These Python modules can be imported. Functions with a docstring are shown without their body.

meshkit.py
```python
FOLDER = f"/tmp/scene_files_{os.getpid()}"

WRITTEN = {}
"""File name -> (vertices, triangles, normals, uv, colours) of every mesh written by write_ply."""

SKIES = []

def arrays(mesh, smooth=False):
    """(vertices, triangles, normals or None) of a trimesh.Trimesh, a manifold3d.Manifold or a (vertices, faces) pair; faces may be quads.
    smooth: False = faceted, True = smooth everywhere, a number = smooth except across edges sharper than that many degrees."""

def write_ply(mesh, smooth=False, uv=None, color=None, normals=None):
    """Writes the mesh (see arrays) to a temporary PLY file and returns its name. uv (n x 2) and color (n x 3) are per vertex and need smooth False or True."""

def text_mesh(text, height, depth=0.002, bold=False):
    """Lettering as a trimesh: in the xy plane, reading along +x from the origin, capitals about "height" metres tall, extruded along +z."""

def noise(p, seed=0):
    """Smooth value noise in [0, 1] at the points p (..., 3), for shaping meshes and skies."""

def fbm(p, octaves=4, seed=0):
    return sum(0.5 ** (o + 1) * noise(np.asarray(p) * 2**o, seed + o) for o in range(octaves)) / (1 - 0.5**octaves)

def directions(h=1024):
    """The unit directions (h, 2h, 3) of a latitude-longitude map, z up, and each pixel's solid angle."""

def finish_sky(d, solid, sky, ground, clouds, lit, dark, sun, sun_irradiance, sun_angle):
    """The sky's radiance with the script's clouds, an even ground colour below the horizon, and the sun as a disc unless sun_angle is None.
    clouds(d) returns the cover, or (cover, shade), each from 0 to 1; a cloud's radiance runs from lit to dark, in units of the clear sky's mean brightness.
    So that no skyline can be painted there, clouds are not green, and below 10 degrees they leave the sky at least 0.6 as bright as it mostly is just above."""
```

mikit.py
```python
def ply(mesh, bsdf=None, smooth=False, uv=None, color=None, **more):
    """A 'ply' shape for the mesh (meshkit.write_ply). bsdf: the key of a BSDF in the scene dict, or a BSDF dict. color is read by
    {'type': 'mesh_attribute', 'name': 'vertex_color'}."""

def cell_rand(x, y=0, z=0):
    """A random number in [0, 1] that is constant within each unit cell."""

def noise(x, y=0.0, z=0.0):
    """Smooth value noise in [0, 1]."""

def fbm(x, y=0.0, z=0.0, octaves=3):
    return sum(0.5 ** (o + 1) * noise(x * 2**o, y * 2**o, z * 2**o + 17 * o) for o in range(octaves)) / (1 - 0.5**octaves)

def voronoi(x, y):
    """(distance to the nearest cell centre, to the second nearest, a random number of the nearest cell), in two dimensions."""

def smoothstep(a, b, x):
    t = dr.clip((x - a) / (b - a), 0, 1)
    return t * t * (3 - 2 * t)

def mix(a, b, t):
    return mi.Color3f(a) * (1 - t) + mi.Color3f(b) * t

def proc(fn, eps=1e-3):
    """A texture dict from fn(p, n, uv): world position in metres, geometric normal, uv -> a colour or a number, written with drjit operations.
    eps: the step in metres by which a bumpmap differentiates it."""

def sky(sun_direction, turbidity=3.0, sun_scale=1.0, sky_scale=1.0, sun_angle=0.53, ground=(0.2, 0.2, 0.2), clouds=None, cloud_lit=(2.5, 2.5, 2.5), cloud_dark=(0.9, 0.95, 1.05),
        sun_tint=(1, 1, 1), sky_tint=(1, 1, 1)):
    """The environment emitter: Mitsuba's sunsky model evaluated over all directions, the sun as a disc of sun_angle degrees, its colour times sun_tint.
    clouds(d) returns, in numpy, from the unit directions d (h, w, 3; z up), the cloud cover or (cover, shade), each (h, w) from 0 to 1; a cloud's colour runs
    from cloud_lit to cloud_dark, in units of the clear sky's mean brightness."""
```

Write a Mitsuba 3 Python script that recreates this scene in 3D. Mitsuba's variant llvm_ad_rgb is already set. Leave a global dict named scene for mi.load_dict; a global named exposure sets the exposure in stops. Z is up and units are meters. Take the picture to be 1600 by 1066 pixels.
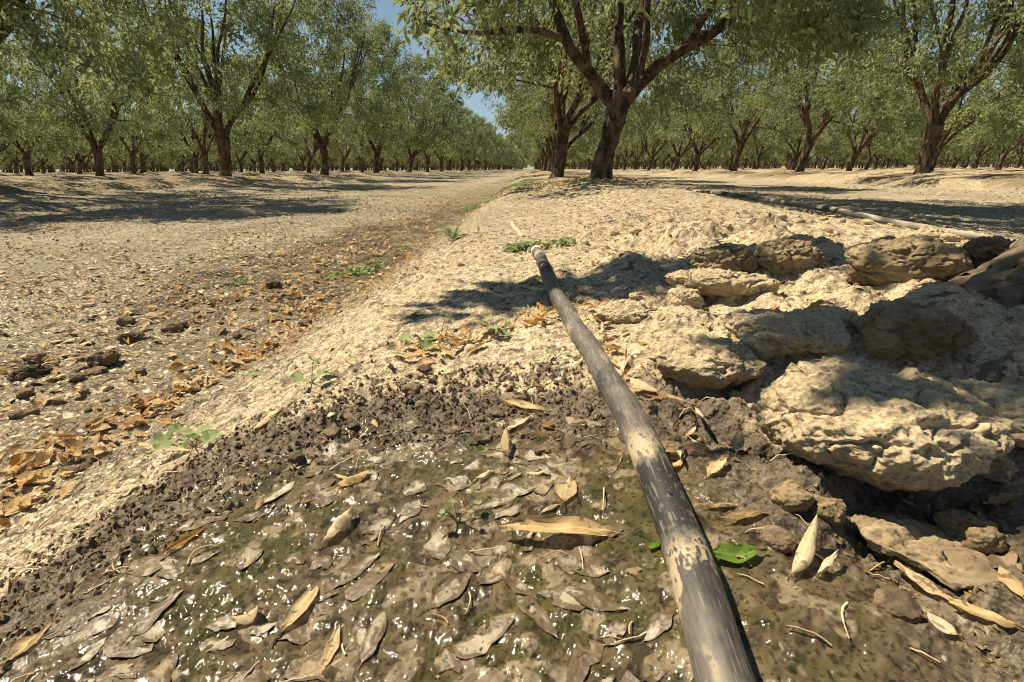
import math
import numpy as np
import trimesh
import drjit as dr
import mitsuba as mi
import mikit
import meshkit
from scipy.interpolate import PchipInterpolator
from scipy.spatial import cKDTree

T = mi.ScalarTransform4f
scene, labels = {}, {}

# ------------------------------------------------------------------ camera, sky, exposure
EYE = np.array([0.0, 0.0, 0.34])
PITCH, YAW, ROLL = math.radians(17.76), math.radians(2.27), math.radians(-0.3)
FWD = np.array([-math.sin(YAW) * math.cos(PITCH), math.cos(YAW) * math.cos(PITCH), -math.sin(PITCH)])
RIGHT = np.cross(FWD, [0, 0, 1.0]); RIGHT /= np.linalg.norm(RIGHT)
UP = np.cross(RIGHT, FWD)
UP = math.cos(ROLL) * UP - math.sin(ROLL) * RIGHT
scene['camera'] = {'type': 'perspective', 'fov': math.degrees(2 * math.atan(800 / 840)), 'fov_axis': 'x', 'near_clip': 0.02, 'far_clip': 3000.0,
                   'to_world': T().look_at(origin=EYE.tolist(), target=(EYE + FWD).tolist(), up=UP.tolist())}
SUN_AZ, SUN_EL = math.radians(-66), math.radians(57)      # azimuth measured from +y (down the rows) to the right
SUN = np.array([math.sin(SUN_AZ) * math.cos(SUN_EL), math.cos(SUN_AZ) * math.cos(SUN_EL), math.sin(SUN_EL)])
scene['sky'] = mikit.sky(SUN.tolist(), turbidity=2.2, sky_scale=0.52, sky_tint=(1.05, 1.0, 0.88), sun_tint=(1.0, 1.015, 0.985), ground=(0.3, 0.25, 0.17))
exposure = 2.5

R = np.random.default_rng(7)
fbm, noise = meshkit.fbm, meshkit.noise


def sst(a, b, x):
    t = np.clip((x - a) / (b - a), 0, 1)
    return t * t * (3 - 2 * t)


# ------------------------------------------------------------------ the lie of the land
ROW, GAP, BERM_X = 7.0, 5.35, 0.637        # row spacing, tree spacing, where the nearest tree row runs
_prof = PchipInterpolator([-3.6, -1.5, -1.32, -1.2, -1.1, -0.96, -0.85, -0.6, -0.4, -0.15, 0.2, 0.55, 0.95, 1.4, 3.6],
                          [0.0, 0.005, 0.0, -0.006, 0.02, 0.085, 0.12, 0.14, 0.163, 0.195, 0.195, 0.137, 0.086, 0.058, 0.0])


def p3(x, y, s, o=0.0):
    return np.stack([x * s + o, y * s + 1.7 * o, 0 * x + o], -1)


def soak(x, y):
    """Distance from the middle of the wet patch round the leaking hose, 1 at its rim."""
    return np.sqrt(((x + 0.05) / 0.29) ** 2 + ((y - 0.15) / 0.33) ** 2)


def tilled(x, y):
    return sst(0.1, 0.2, x) * (1 - sst(0.62, 0.9, x)) * sst(-0.5, 0.1, y) * (1 - 0.75 * sst(1.3, 2.4, y))


HOLLOWS = [(0.19, 0.25, 0.04, 0.014), (0.26, 0.27, 0.04, 0.014), (0.16, 0.385, 0.035, 0.022), (0.30, 0.44, 0.035, 0.025), (0.24, 0.42, 0.03, 0.02), (0.36, 0.62, 0.03, 0.015), (0.34, 0.78, 0.04, 0.015), (0.40, 0.42, 0.09, 0.03)]


def height(x, y):
    x, y = np.asarray(x, float), np.asarray(y, float)
    r = np.hypot(x, y)
    row = np.floor((x - BERM_X) / ROW + 0.5)
    u = x - BERM_X - row * ROW
    wander = 0.12 * (noise(p3(row * 3.1, y, 0.45, 5)) - 0.5) * sst(0.8, 3, r)
    z = _prof(np.clip(u + wander, -3.59, 3.59)) * (1 + 0.5 * (noise(p3(row * 7.7, y, 0.5, 9)) - 0.5) * sst(1.5, 5, r))
    far = 1 / (1 + (r / 14) ** 2)
    s = soak(x, y)
    wet = 1 - sst(0.72, 1.0, s)
    dampr = (1 - sst(1.05, 1.3, s)) * sst(0.75, 0.98, s)
    till = tilled(x, y)
    z = z + (0.05 * sst(1.5, 6, r) + 0.012) * (fbm(p3(x, y, 1.7, 3), 3) - 0.5) * (1 - wet) * (0.25 + 0.75 * sst(0.6, 1.3, np.abs(u) + 0.3 * till))
    m = r < 30
    d = np.zeros_like(z)
    if m.any():
        xm, ym, rm, tm, wm, dm = x[m], y[m], r[m], till[m], wet[m], dampr[m]
        calm = 1 - 0.8 * wm
        q = 0.010 * (fbm(p3(xm, ym, 9.0, 11), 3) - 0.5) * calm
        q += tm * 0.06 * (np.abs(fbm(p3(xm, ym, 6.0, 21), 3) - 0.5) * 2.2 - 0.25) * calm
        q += 0.013 * (fbm(p3(xm, ym, 34.0, 31), 3) - 0.5) * calm * (1 + tm * 0.5)
        near = rm < 5
        g = fbm(p3(xm[near], ym[near], 130.0, 41), 3) - 0.5
        f = fbm(p3(xm[near], ym[near], 420.0, 51), 2) - 0.5
        pit = np.clip(noise(p3(xm[near], ym[near], 75.0, 61)) - 0.62, 0, 1)
        q[near] += (0.0072 * calm[near] + 0.0022 * wm[near] + 0.004 * dm[near]) * g + (0.0026 * calm[near] + 0.0011 * wm[near]) * f - (0.4 + dm[near]) * 0.014 * pit * (1 - wm[near])
        q += 0.006 * wm * (fbm(p3(xm, ym, 26.0, 71), 3) - 0.5)
        d[m] = q
    z = z + d * np.sqrt(far) - 0.012 * (1 - sst(0.2, 0.95, s))
    for hx, hy, hr, hd in HOLLOWS:
        z = z - hd * np.exp(-((x - hx) ** 2 + (y - hy) ** 2) / hr ** 2)
    z = z - 0.03 * np.exp(-((x - 0.25) ** 2 + (y - 0.14) ** 2) / 0.10 ** 2)
    return z


def height1(x, y):
    return float(height(np.array([x]), np.array([y]))[0])


def put(key, mesh, bsdf, smooth=True, uv=None, **more):
    scene[key] = mikit.ply(mesh, bsdf, smooth=smooth, uv=uv, **more)


def tag(key, label=None, category=None, group=None, kind=None):
    labels[key] = {k: v for k, v in (('label', label), ('category', category), ('group', group), ('kind', kind)) if v}


_count = {}


def numbered(name):
    n = _count.get(name, -1) + 1
    _count[name] = n
    return name if n == 0 else f'{name}_{n:03d}'


# ------------------------------------------------------------------ materials
C, mix, S = mi.Color3f, mikit.mix, mikit.smoothstep


def d_soak(p):
    return dr.sqrt(dr.square((p.x + 0.05) / 0.29) + dr.square((p.y - 0.15) / 0.33))


def wetness(p):
    """0 dry, 0.5 damp, 1 soaked; from where the leak has spread, broken up by noise."""
    n = mikit.fbm(p.x * 14, p.y * 14, 3.0, 3) - 0.5
    s = d_soak(p) + 0.55 * n
    right = S(0.09, 0.26, p.x + 0.10 * n)
    damp = 1 - S(1.02, 1.22, s)
    e = dr.sqrt(dr.square((p.x - 0.21) / 0.15) + dr.square((p.y - 0.19) / 0.16)) + 0.5 * n
    damp = dr.maximum(damp, 0.85 * (1 - S(0.85, 1.2, e)))
    soaked = (1 - S(0.66, 0.95, s)) * (1 - 0.75 * right)
    return damp, soaked


def ground_color(p, n, uv):
    big = mikit.fbm(p.x * 1.3, p.y * 1.3, 0.0, 3)
    mid = mikit.fbm(p.x * 11, p.y * 11, 5.0, 3)
    fine = mikit.fbm(p.x * 160, p.y * 160, 9.0, 2)
    row = dr.floor((p.x - BERM_X) / ROW + 0.5)
    u = p.x - BERM_X - row * ROW
    crown = 1 - S(0.75, 1.15, dr.abs(u + 0.1))
    alley = mix((0.42, 0.372, 0.262), (0.34, 0.295, 0.20), big)
    berm = mix((0.45, 0.38, 0.255), (0.355, 0.285, 0.18), mid)
    lane = S(0.9, 0.2, dr.abs(dr.abs(u - 3.5 * dr.sign(u)) - 0.85)) * (1 - crown)
    alley = alley * (1 - 0.14 * lane * S(0.35, 0.6, mikit.fbm(p.x * 2.2, p.y * 0.35, 2.0, 3)))
    col = mix(alley, berm, crown) * (0.84 + 0.32 * mikit.fbm(p.x * 3.1, p.y * 2.2, 7.0, 3))
    rut = S(-1.95, -1.5, u + 0.5 * (big - 0.5) + 0.2 * (mid - 0.5)) * (1 - S(-1.14, -0.96, u + 0.25 * (mid - 0.5)))
    fade = dr.exp(-dr.square((row + 0) * 2)) * (0.6 * S(0.3, 0.6, p.y) + 0.4 * S(0.9, 1.5, p.y)) * (1 - 0.6 * S(4.0, 9.0, p.y))
    col = mix(col, mix((0.135, 0.092, 0.052), (0.07, 0.05, 0.03), mid), rut * fade * (0.7 + 0.3 * S(0.35, 0.6, mid)))
    f1, f2, w1 = mikit.voronoi(p.x * 42 + 1.5 * (mid - 0.5), p.y * 42)
    g1, g2, v1 = mikit.voronoi(p.x * 95, p.y * 95 + 2.0 * mid)
    near = (1 - S(6.0, 16.0, dr.sqrt(dr.square(p.x) + dr.square(p.y)))) * (1 - 0.72 * crown) * (1 - 0.55 * rut * fade) * (0.5 + S(0.35, 0.6, mikit.fbm(p.x * 1.9, p.y * 1.9, 3.0, 2)))
    col = col * (1 - 0.55 * near * S(0.12, 0.02, f2 - f1)) * (1 - 0.45 * near * S(0.2, 0.05, g2 - g1))
    col = mix(col, mix((0.58, 0.50, 0.36), (0.21, 0.145, 0.085), S(0.76, 0.78, w1)), 0.85 * near * S(0.62, 0.64, w1) * S(0.36, 0.28, f1))
    col = mix(col, mix((0.62, 0.53, 0.39), (0.25, 0.18, 0.11), S(0.75, 0.76, v1)), 0.75 * near * S(0.5, 0.52, v1) * S(0.36, 0.26, g1))
    litter = crown * S(3.0, 6.0, dr.abs(p.y) + dr.abs(row) * 9) * S(0.42, 0.62, big + 0.35 * (mid - 0.5))
    col = mix(col, (0.17, 0.12, 0.075), litter * 0.75)
    damp, soaked = wetness(p)
    col = mix(col, mix((0.13, 0.102, 0.07), (0.08, 0.062, 0.043), mid), damp)
    green = S(0.42, 0.66, mikit.fbm(p.x * 42, p.y * 42, 21.0, 4))
    grit = S(0.45, 0.7, mikit.fbm(p.x * 120, p.y * 120, 6.0, 3))
    mud = mix(mix((0.108, 0.083, 0.046), (0.043, 0.034, 0.02), grit), (0.058, 0.056, 0.018), green * 0.7)
    mud = mix(mud, (0.22, 0.18, 0.12), 0.8 * S(0.6, 0.68, mikit.fbm(p.x * 70 + 5, p.y * 70, 31.0, 3)))
    col = mix(col, mud, soaked)
    col = col * (1 - 0.6 * (1 - soaked) * S(0.63, 0.70, mikit.fbm(p.x * 80, p.y * 80, 14.0, 3)))
    dots = mikit.fbm(p.x * 520, p.y * 520, p.z * 520, 2)
    col = col * (1 - 0.55 * S(0.58, 0.70, dots)) * (1 + 0.35 * S(0.62, 0.75, mikit.fbm(p.x * 380 + 7, p.y * 380, p.z * 380, 2)) * (1 - soaked))
    return col * (0.62 + 0.72 * fine)


def ground_rough(p, n, uv):
    damp, soaked = wetness(p)
    spots = mikit.noise(p.x * 260, p.y * 260, 2.0)
    return dr.clip(0.95 - 0.2 * damp - soaked * (0.42 + 0.26 * S(0.3, 0.5, spots)), 0.09, 1.0)


def ground_bump(p, n, uv):
    r = dr.sqrt(dr.square(p.x) + dr.square(p.y))
    a = mikit.fbm(p.x * 340, p.y * 340, p.z * 340, 2) * 2.4
    b = mikit.fbm(p.x * 85, p.y * 85, 4.0, 3) * (4.0 + 4.0 * S(0.4, 2.5, r))
    f1, f2, w1 = mikit.voronoi(p.x * 42, p.y * 42)
    c = mikit.fbm(p.x * 22, p.y * 22, 4.0, 2) * 11.0 * S(1.0, 5.0, r) + 5.0 * S(0.7, 2.0, r) * S(0.4, 0.2, f1) * S(0.45, 0.5, w1)
    d = mikit.noise(p.x * 5, p.y * 5, 8.0) * 20.0 * S(5.0, 20.0, r)
    damp, soaked = wetness(p)
    return ((a + b) * (1 - 0.62 * soaked) + c + d) * 0.001


scene['soil'] = {'type': 'bumpmap', 'arbitrary': mikit.proc(ground_bump, eps=4e-4), 'scale': 1.0,
                 'bsdf': {'type': 'principled', 'base_color': mikit.proc(ground_color), 'roughness': mikit.proc(ground_rough), 'specular': 0.4}}


def clod_color(p, n, uv):
    mid = mikit.fbm(p.x * 34, p.y * 34, p.z * 34, 3)
    fine = mikit.fbm(p.x * 330, p.y * 330, p.z * 330, 2)
    lo = 1 - S(-0.25, 0.5, n.z)
    col = mix((0.44, 0.365, 0.24), (0.34, 0.27, 0.168), mid)
    damp, soaked = wetness(p)
    col = mix(col, (0.16, 0.115, 0.062), dr.clip(damp * 0.85, 0, 1) * (1 - S(0.145, 0.19, p.z)))
    dots = mikit.fbm(p.x * 480, p.y * 480, p.z * 480, 2)
    col = col * (1 - 0.42 * S(0.57, 0.70, dots)) * (1 + 0.2 * S(0.62, 0.75, mikit.fbm(p.x * 380 + 7, p.y * 380, p.z * 380, 2)))
    return col * (0.7 + 0.6 * fine)


def clod_bump(p, n, uv):
    return 0.0028 * mikit.fbm(p.x * 260, p.y * 260, p.z * 260, 4) + 0.003 * mikit.noise(p.x * 90, p.y * 90, p.z * 90)


scene['clod_soil'] = {'type': 'bumpmap', 'arbitrary': mikit.proc(clod_bump, eps=4e-4), 'scale': 1.0,
                      'bsdf': {'type': 'principled', 'base_color': mikit.proc(clod_color), 'roughness': 0.95, 'specular': 0.15}}


def brown_and_shaded_color(p, n, uv):  # damp brown soil; for the shaded clods, their shade put into the colour
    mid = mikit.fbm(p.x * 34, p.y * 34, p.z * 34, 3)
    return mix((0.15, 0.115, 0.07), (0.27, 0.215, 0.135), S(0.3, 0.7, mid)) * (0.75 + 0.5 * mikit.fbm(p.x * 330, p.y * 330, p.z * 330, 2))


scene['brown_and_shaded_soil'] = {'type': 'bumpmap', 'arbitrary': mikit.proc(clod_bump, eps=4e-4), 'scale': 1.0,
                       'bsdf': {'type': 'principled', 'base_color': mikit.proc(brown_and_shaded_color), 'roughness': 0.95, 'specular': 0.15}}


def dark_color(p, n, uv):
    mid = mikit.fbm(p.x * 60, p.y * 60, p.z * 60, 3)
    return mix((0.085, 0.063, 0.042), (0.18, 0.132, 0.085), S(0.3, 0.7, mid)) * (0.75 + 0.5 * mikit.noise(p.x * 400, p.y * 400, p.z * 400))


scene['dark_soil'] = {'type': 'bumpmap', 'arbitrary': mikit.proc(clod_bump, eps=4e-4), 'scale': 1.0,
                      'bsdf': {'type': 'principled', 'base_color': mikit.proc(dark_color), 'roughness': 0.9, 'specular': 0.2}}


def leaf_pattern(palette, muddy=0.0):
    """uv.x: whole part = which leaf, fraction = across; uv.y along."""
    def fn(p, n, uv):
        i, s, t = dr.floor(uv.x), uv.x - dr.floor(uv.x), uv.y
        a, b = mikit.cell_rand(i, 1, 7), mikit.cell_rand(i, 2, 7)
        col = C(palette[0])
        for k in range(1, len(palette)):
            col = dr.select(a > k / len(palette), C(palette[k]), col)
        col = mix(col, palette[(len(palette) // 2)], 0.35 * b)
        blot = mikit.fbm(p.x * 190, p.y * 190, p.z * 190 + i, 3)
        spots = S(0.60, 0.70, mikit.fbm(p.x * 300 + p.y * 130, p.y * 300 - p.x * 130, p.z * 300 + 3 * i, 3))
        col = col * (0.72 + 0.56 * blot) * (1 - 0.55 * spots)
        across = dr.abs(s - 0.5) * 2
        rib = 1 - S(0.03, 0.11, across)
        side = 1 - S(0.0, 0.3, dr.abs(dr.sin((t * 8.5 - across * 1.1) * 3.14159)))
        edge = S(0.7, 1.0, across + 0.3 * (blot - 0.5))
        col = mix(col, col * C(1.35, 1.3, 1.2), dr.clip(rib + 0.35 * side, 0, 1))
        col = mix(col, col * C(0.62, 0.5, 0.4), edge * 0.6)
        if muddy:
            col = mix(col, (0.085, 0.06, 0.031), muddy * S(0.38, 0.52, mikit.fbm(p.x * 95, p.y * 95, 13.0, 3) + 0.30 * S(0.35, 1.0, across) - 0.08))
        return col
    return fn


DRY = [(0.58, 0.46, 0.28), (0.66, 0.56, 0.39), (0.52, 0.38, 0.20), (0.66, 0.52, 0.31), (0.50, 0.27, 0.08), (0.58, 0.42, 0.21), (0.27, 0.15, 0.06)]  # the orange tone is brightened to carry the glow of backlit leaves
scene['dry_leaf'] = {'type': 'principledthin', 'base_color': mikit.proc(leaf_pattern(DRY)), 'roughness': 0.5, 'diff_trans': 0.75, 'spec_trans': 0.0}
WETL = [(0.25, 0.225, 0.17), (0.21, 0.18, 0.13), (0.28, 0.245, 0.18), (0.21, 0.155, 0.095)]


def wet_leaf_bump(p, n, uv):
    return 0.0006 * mikit.fbm(p.x * 420, p.y * 420, 1.0, 2) + 0.0009 * mikit.noise(p.x * 120, p.y * 120, 2.0)


scene['wet_leaf'] = {'type': 'twosided', 'bsdf': {'type': 'bumpmap', 'arbitrary': mikit.proc(wet_leaf_bump, eps=4e-4), 'scale': 1.0,
                     'bsdf': {'type': 'principled', 'base_color': mikit.proc(leaf_pattern(WETL, 0.9)), 'roughness': 0.5, 'specular': 0.4}}}
GRN = [(0.11, 0.20, 0.03), (0.15, 0.24, 0.05), (0.13, 0.22, 0.07)]
scene['green_leaf'] = {'type': 'principledthin', 'base_color': mikit.proc(leaf_pattern(GRN)), 'roughness': 0.5, 'diff_trans': 0.7, 'spec_trans': 0.0}


def mallow_color(p, n, uv):
    v = mikit.fbm(p.x * 150, p.y * 150, p.z * 150, 2)
    return mix(mix((0.33, 0.38, 0.22), (0.20, 0.30, 0.09), v), (0.40, 0.36, 0.24), 0.5 * S(0.5, 0.75, mikit.noise(p.x * 330, p.y * 330, p.z * 330)))


scene['weed_leaf'] = {'type': 'principledthin', 'base_color': mikit.proc(mallow_color), 'roughness': 0.5, 'diff_trans': 0.5, 'spec_trans': 0.0}
scene['weed_stem'] = {'type': 'principled', 'base_color': {'type': 'rgb', 'value': [0.17, 0.15, 0.06]}, 'roughness': 0.6}


def tree_leaf_color(p, n, uv):
    a = mikit.cell_rand(dr.floor(p.x * 23), dr.floor(p.y * 23), dr.floor(p.z * 23))
    b = mikit.noise(p.x * 1.1, p.y * 1.1, p.z * 1.1)
    c = mix((0.15, 0.19, 0.08), (0.47, 0.525, 0.31), a * a)
    return mix(c, (0.42, 0.47, 0.19), 0.4 * S(0.35, 0.8, b))


scene['tree_leaf'] = {'type': 'principledthin', 'base_color': mikit.proc(tree_leaf_color), 'roughness': 0.30, 'spec_trans': 0.0, 'diff_trans': 0.75, 'eta': 1.7}


def bark_color(p, n, uv):
    a = mikit.fbm(p.x * 22, p.y * 22, p.z * 7, 4)
    b = mikit.fbm(p.x * 70, p.y * 70, p.z * 30, 2)
    col = mix((0.05, 0.036, 0.026), (0.185, 0.135, 0.09), S(0.36, 0.66, a))
    col = mix(col, (0.25, 0.20, 0.145), 0.5 * S(0.58, 0.75, b))
    col = col * C(0.8, 0.8, 0.8)
    return mix(col, (0.23, 0.19, 0.135), 0.55 * S(0.36, 0.62, mikit.fbm(p.x * 90, p.y * 90, p.z * 40, 3) + 0.1) * (1 - S(0.22, 0.52, p.z + 0.25 * (a - 0.5))) * (1 - S(2.5, 4.0, p.y)))


def bark_bump(p, n, uv):
    return 0.022 * mikit.fbm(p.x * 26, p.y * 26, p.z * 9, 4) + 0.009 * mikit.fbm(p.x * 120, p.y * 120, p.z * 34, 3) + 0.008 * mikit.fbm(p.x * 70, p.y * 70, p.z * 30, 2)


scene['bark'] = {'type': 'bumpmap', 'arbitrary': mikit.proc(bark_bump, eps=2e-3), 'scale': 1.0,
                 'bsdf': {'type': 'principled', 'base_color': mikit.proc(bark_color), 'roughness': 0.85, 'specular': 0.2}}


def hose_color(p, n, uv):
    a = mikit.fbm(p.x * 70, p.y * 24, p.z * 70, 4)
    b = mikit.fbm(p.x * 420, p.y * 260, p.z * 420, 3)
    streak = mikit.noise(p.x * 900, p.y * 45, p.z * 900)
    scratch = S(0.66, 0.76, mikit.fbm(p.x * 800, p.y * 36, p.z * 800, 2))
    col = mix((0.04, 0.04, 0.04), (0.185, 0.166, 0.136), dr.clip(0.15 + 1.5 * (a - 0.3) + 0.35 * (streak - 0.5) + 0.5 * (b - 0.5), 0, 1))
    w = p.y + 0.05 * (a - 0.5) + 0.03 * (b - 0.5)
    bare = S(0.238, 0.25, w) * (1 - S(0.30, 0.315, w)) + S(0.93, 0.97, p.y) * (1 - S(1.08, 1.12, p.y))
    col = mix(col, (0.018, 0.018, 0.02), dr.clip(bare, 0, 1) * 0.93 * (1 - 0.7 * S(0.62, 0.68, b)))
    cake = S(0.205, 0.215, w) * (1 - S(0.225, 0.243, w)) + 0.6 * S(0.315, 0.325, w) * (1 - S(0.34, 0.36, w)) + 0.8 * S(1.13, 1.14, p.y) * (1 - S(1.2, 1.21, p.y))
    cake = dr.clip(cake + 0.5 * S(0.60, 0.70, a), 0, 1) * S(0.38, 0.52, b + 0.25 * (a - 0.4))
    col = mix(col, (0.40, 0.33, 0.215), cake * 0.9)
    return mix(col, (0.30, 0.265, 0.2), 0.4 * scratch)


def hose_rough(p, n, uv):
    return 0.42 + 0.3 * mikit.fbm(p.x * 45, p.y * 26, p.z * 45, 4)


def hose_bump(p, n, uv):
    return 0.0004 * mikit.fbm(p.x * 260, p.y * 120, p.z * 260, 3)


scene['hose_plastic'] = {'type': 'bumpmap', 'arbitrary': mikit.proc(hose_bump, eps=5e-4), 'scale': 1.0,
                         'bsdf': {'type': 'principled', 'base_color': mikit.proc(hose_color), 'roughness': mikit.proc(hose_rough), 'specular': 0.45}}
scene['dusty_plastic'] = {'type': 'principled', 'base_color': mikit.proc(lambda p, n, uv: mix((0.07, 0.068, 0.063), (0.33, 0.29, 0.23), S(0.3, 0.6, mikit.fbm(p.x * 30, p.y * 9, p.z * 30, 3)))), 'roughness': 0.75, 'specular': 0.3}
scene['pale_dust_plastic'] = {'type': 'principled', 'base_color': mikit.proc(lambda p, n, uv: mix((0.34, 0.28, 0.19), (0.47, 0.39, 0.27), mikit.fbm(p.x * 90, p.y * 50, p.z * 90, 3))), 'roughness': 0.9, 'specular': 0.2}
scene['pale_plastic'] = {'type': 'principled', 'base_color': {'type': 'rgb', 'value': [0.6, 0.57, 0.5]}, 'roughness': 0.5}
scene['black_plastic'] = {'type': 'principled', 'base_color': {'type': 'rgb', 'value': [0.02, 0.02, 0.02]}, 'roughness': 0.45}


def chip_color(p, n, uv):
    a = mikit.cell_rand(dr.floor(p.x * 50), dr.floor(p.y * 50), 3)
    c = mix((0.62, 0.52, 0.35), (0.45, 0.34, 0.19), a)
    return mix(c, (0.17, 0.11, 0.06), S(0.85, 0.95, mikit.cell_rand(dr.floor(p.x * 50), dr.floor(p.y * 50), 5)))


scene['chip'] = {'type': 'twosided', 'bsdf': {'type': 'principled', 'base_color': mikit.proc(chip_color), 'roughness': 0.9, 'specular': 0.15}}

# ------------------------------------------------------------------ the ground: one sheet, finer near the eye
ang = np.concatenate([np.radians(np.arange(-76, 76, 0.2)), np.radians(np.arange(76, 284, 4.0))])
rad = np.concatenate([0.05 * 1.0082 ** np.arange(0, 600), [0]])
rad = rad[:-1]
top = rad[-1]
rad = np.concatenate([rad, top * 1.016 ** np.arange(1, 190)])
rad = np.concatenate([rad, rad[-1] * 1.12 ** np.arange(1, 40)])
A, Q = np.meshgrid(ang, rad)
X, Y = np.sin(A) * Q, np.cos(A) * Q
Z = height(X.ravel(), Y.ravel())
nr, na = A.shape
V = np.vstack([np.stack([X.ravel(), Y.ravel(), Z], 1), [[0, 0, height1(0, 0)]]])
i, j = np.meshgrid(np.arange(nr - 1), np.arange(na), indexing='ij')
j2 = (j + 1) % na
q = np.stack([i * na + j, i * na + j2, (i + 1) * na + j2, (i + 1) * na + j], -1).reshape(-1, 4)
Fc = np.vstack([q[:, [0, 1, 2]], q[:, [0, 2, 3]], np.stack([np.full(na, nr * na), (np.arange(na) + 1) % na, np.arange(na)], 1)])
put('ground', (V, Fc), 'soil', smooth=True, uv=V[:, :2])
fn_ = np.cross(V[Fc[:200, 1]] - V[Fc[:200, 0]], V[Fc[:200, 2]] - V[Fc[:200, 0]])
assert fn_[:, 2].mean() > 0 and np.cross(V[Fc[-1, 1]] - V[Fc[-1, 0]], V[Fc[-1, 2]] - V[Fc[-1, 0]])[2] > 0
tag('ground', 'dry tan orchard soil with a dark wet patch beside the hose', kind='structure')


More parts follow.
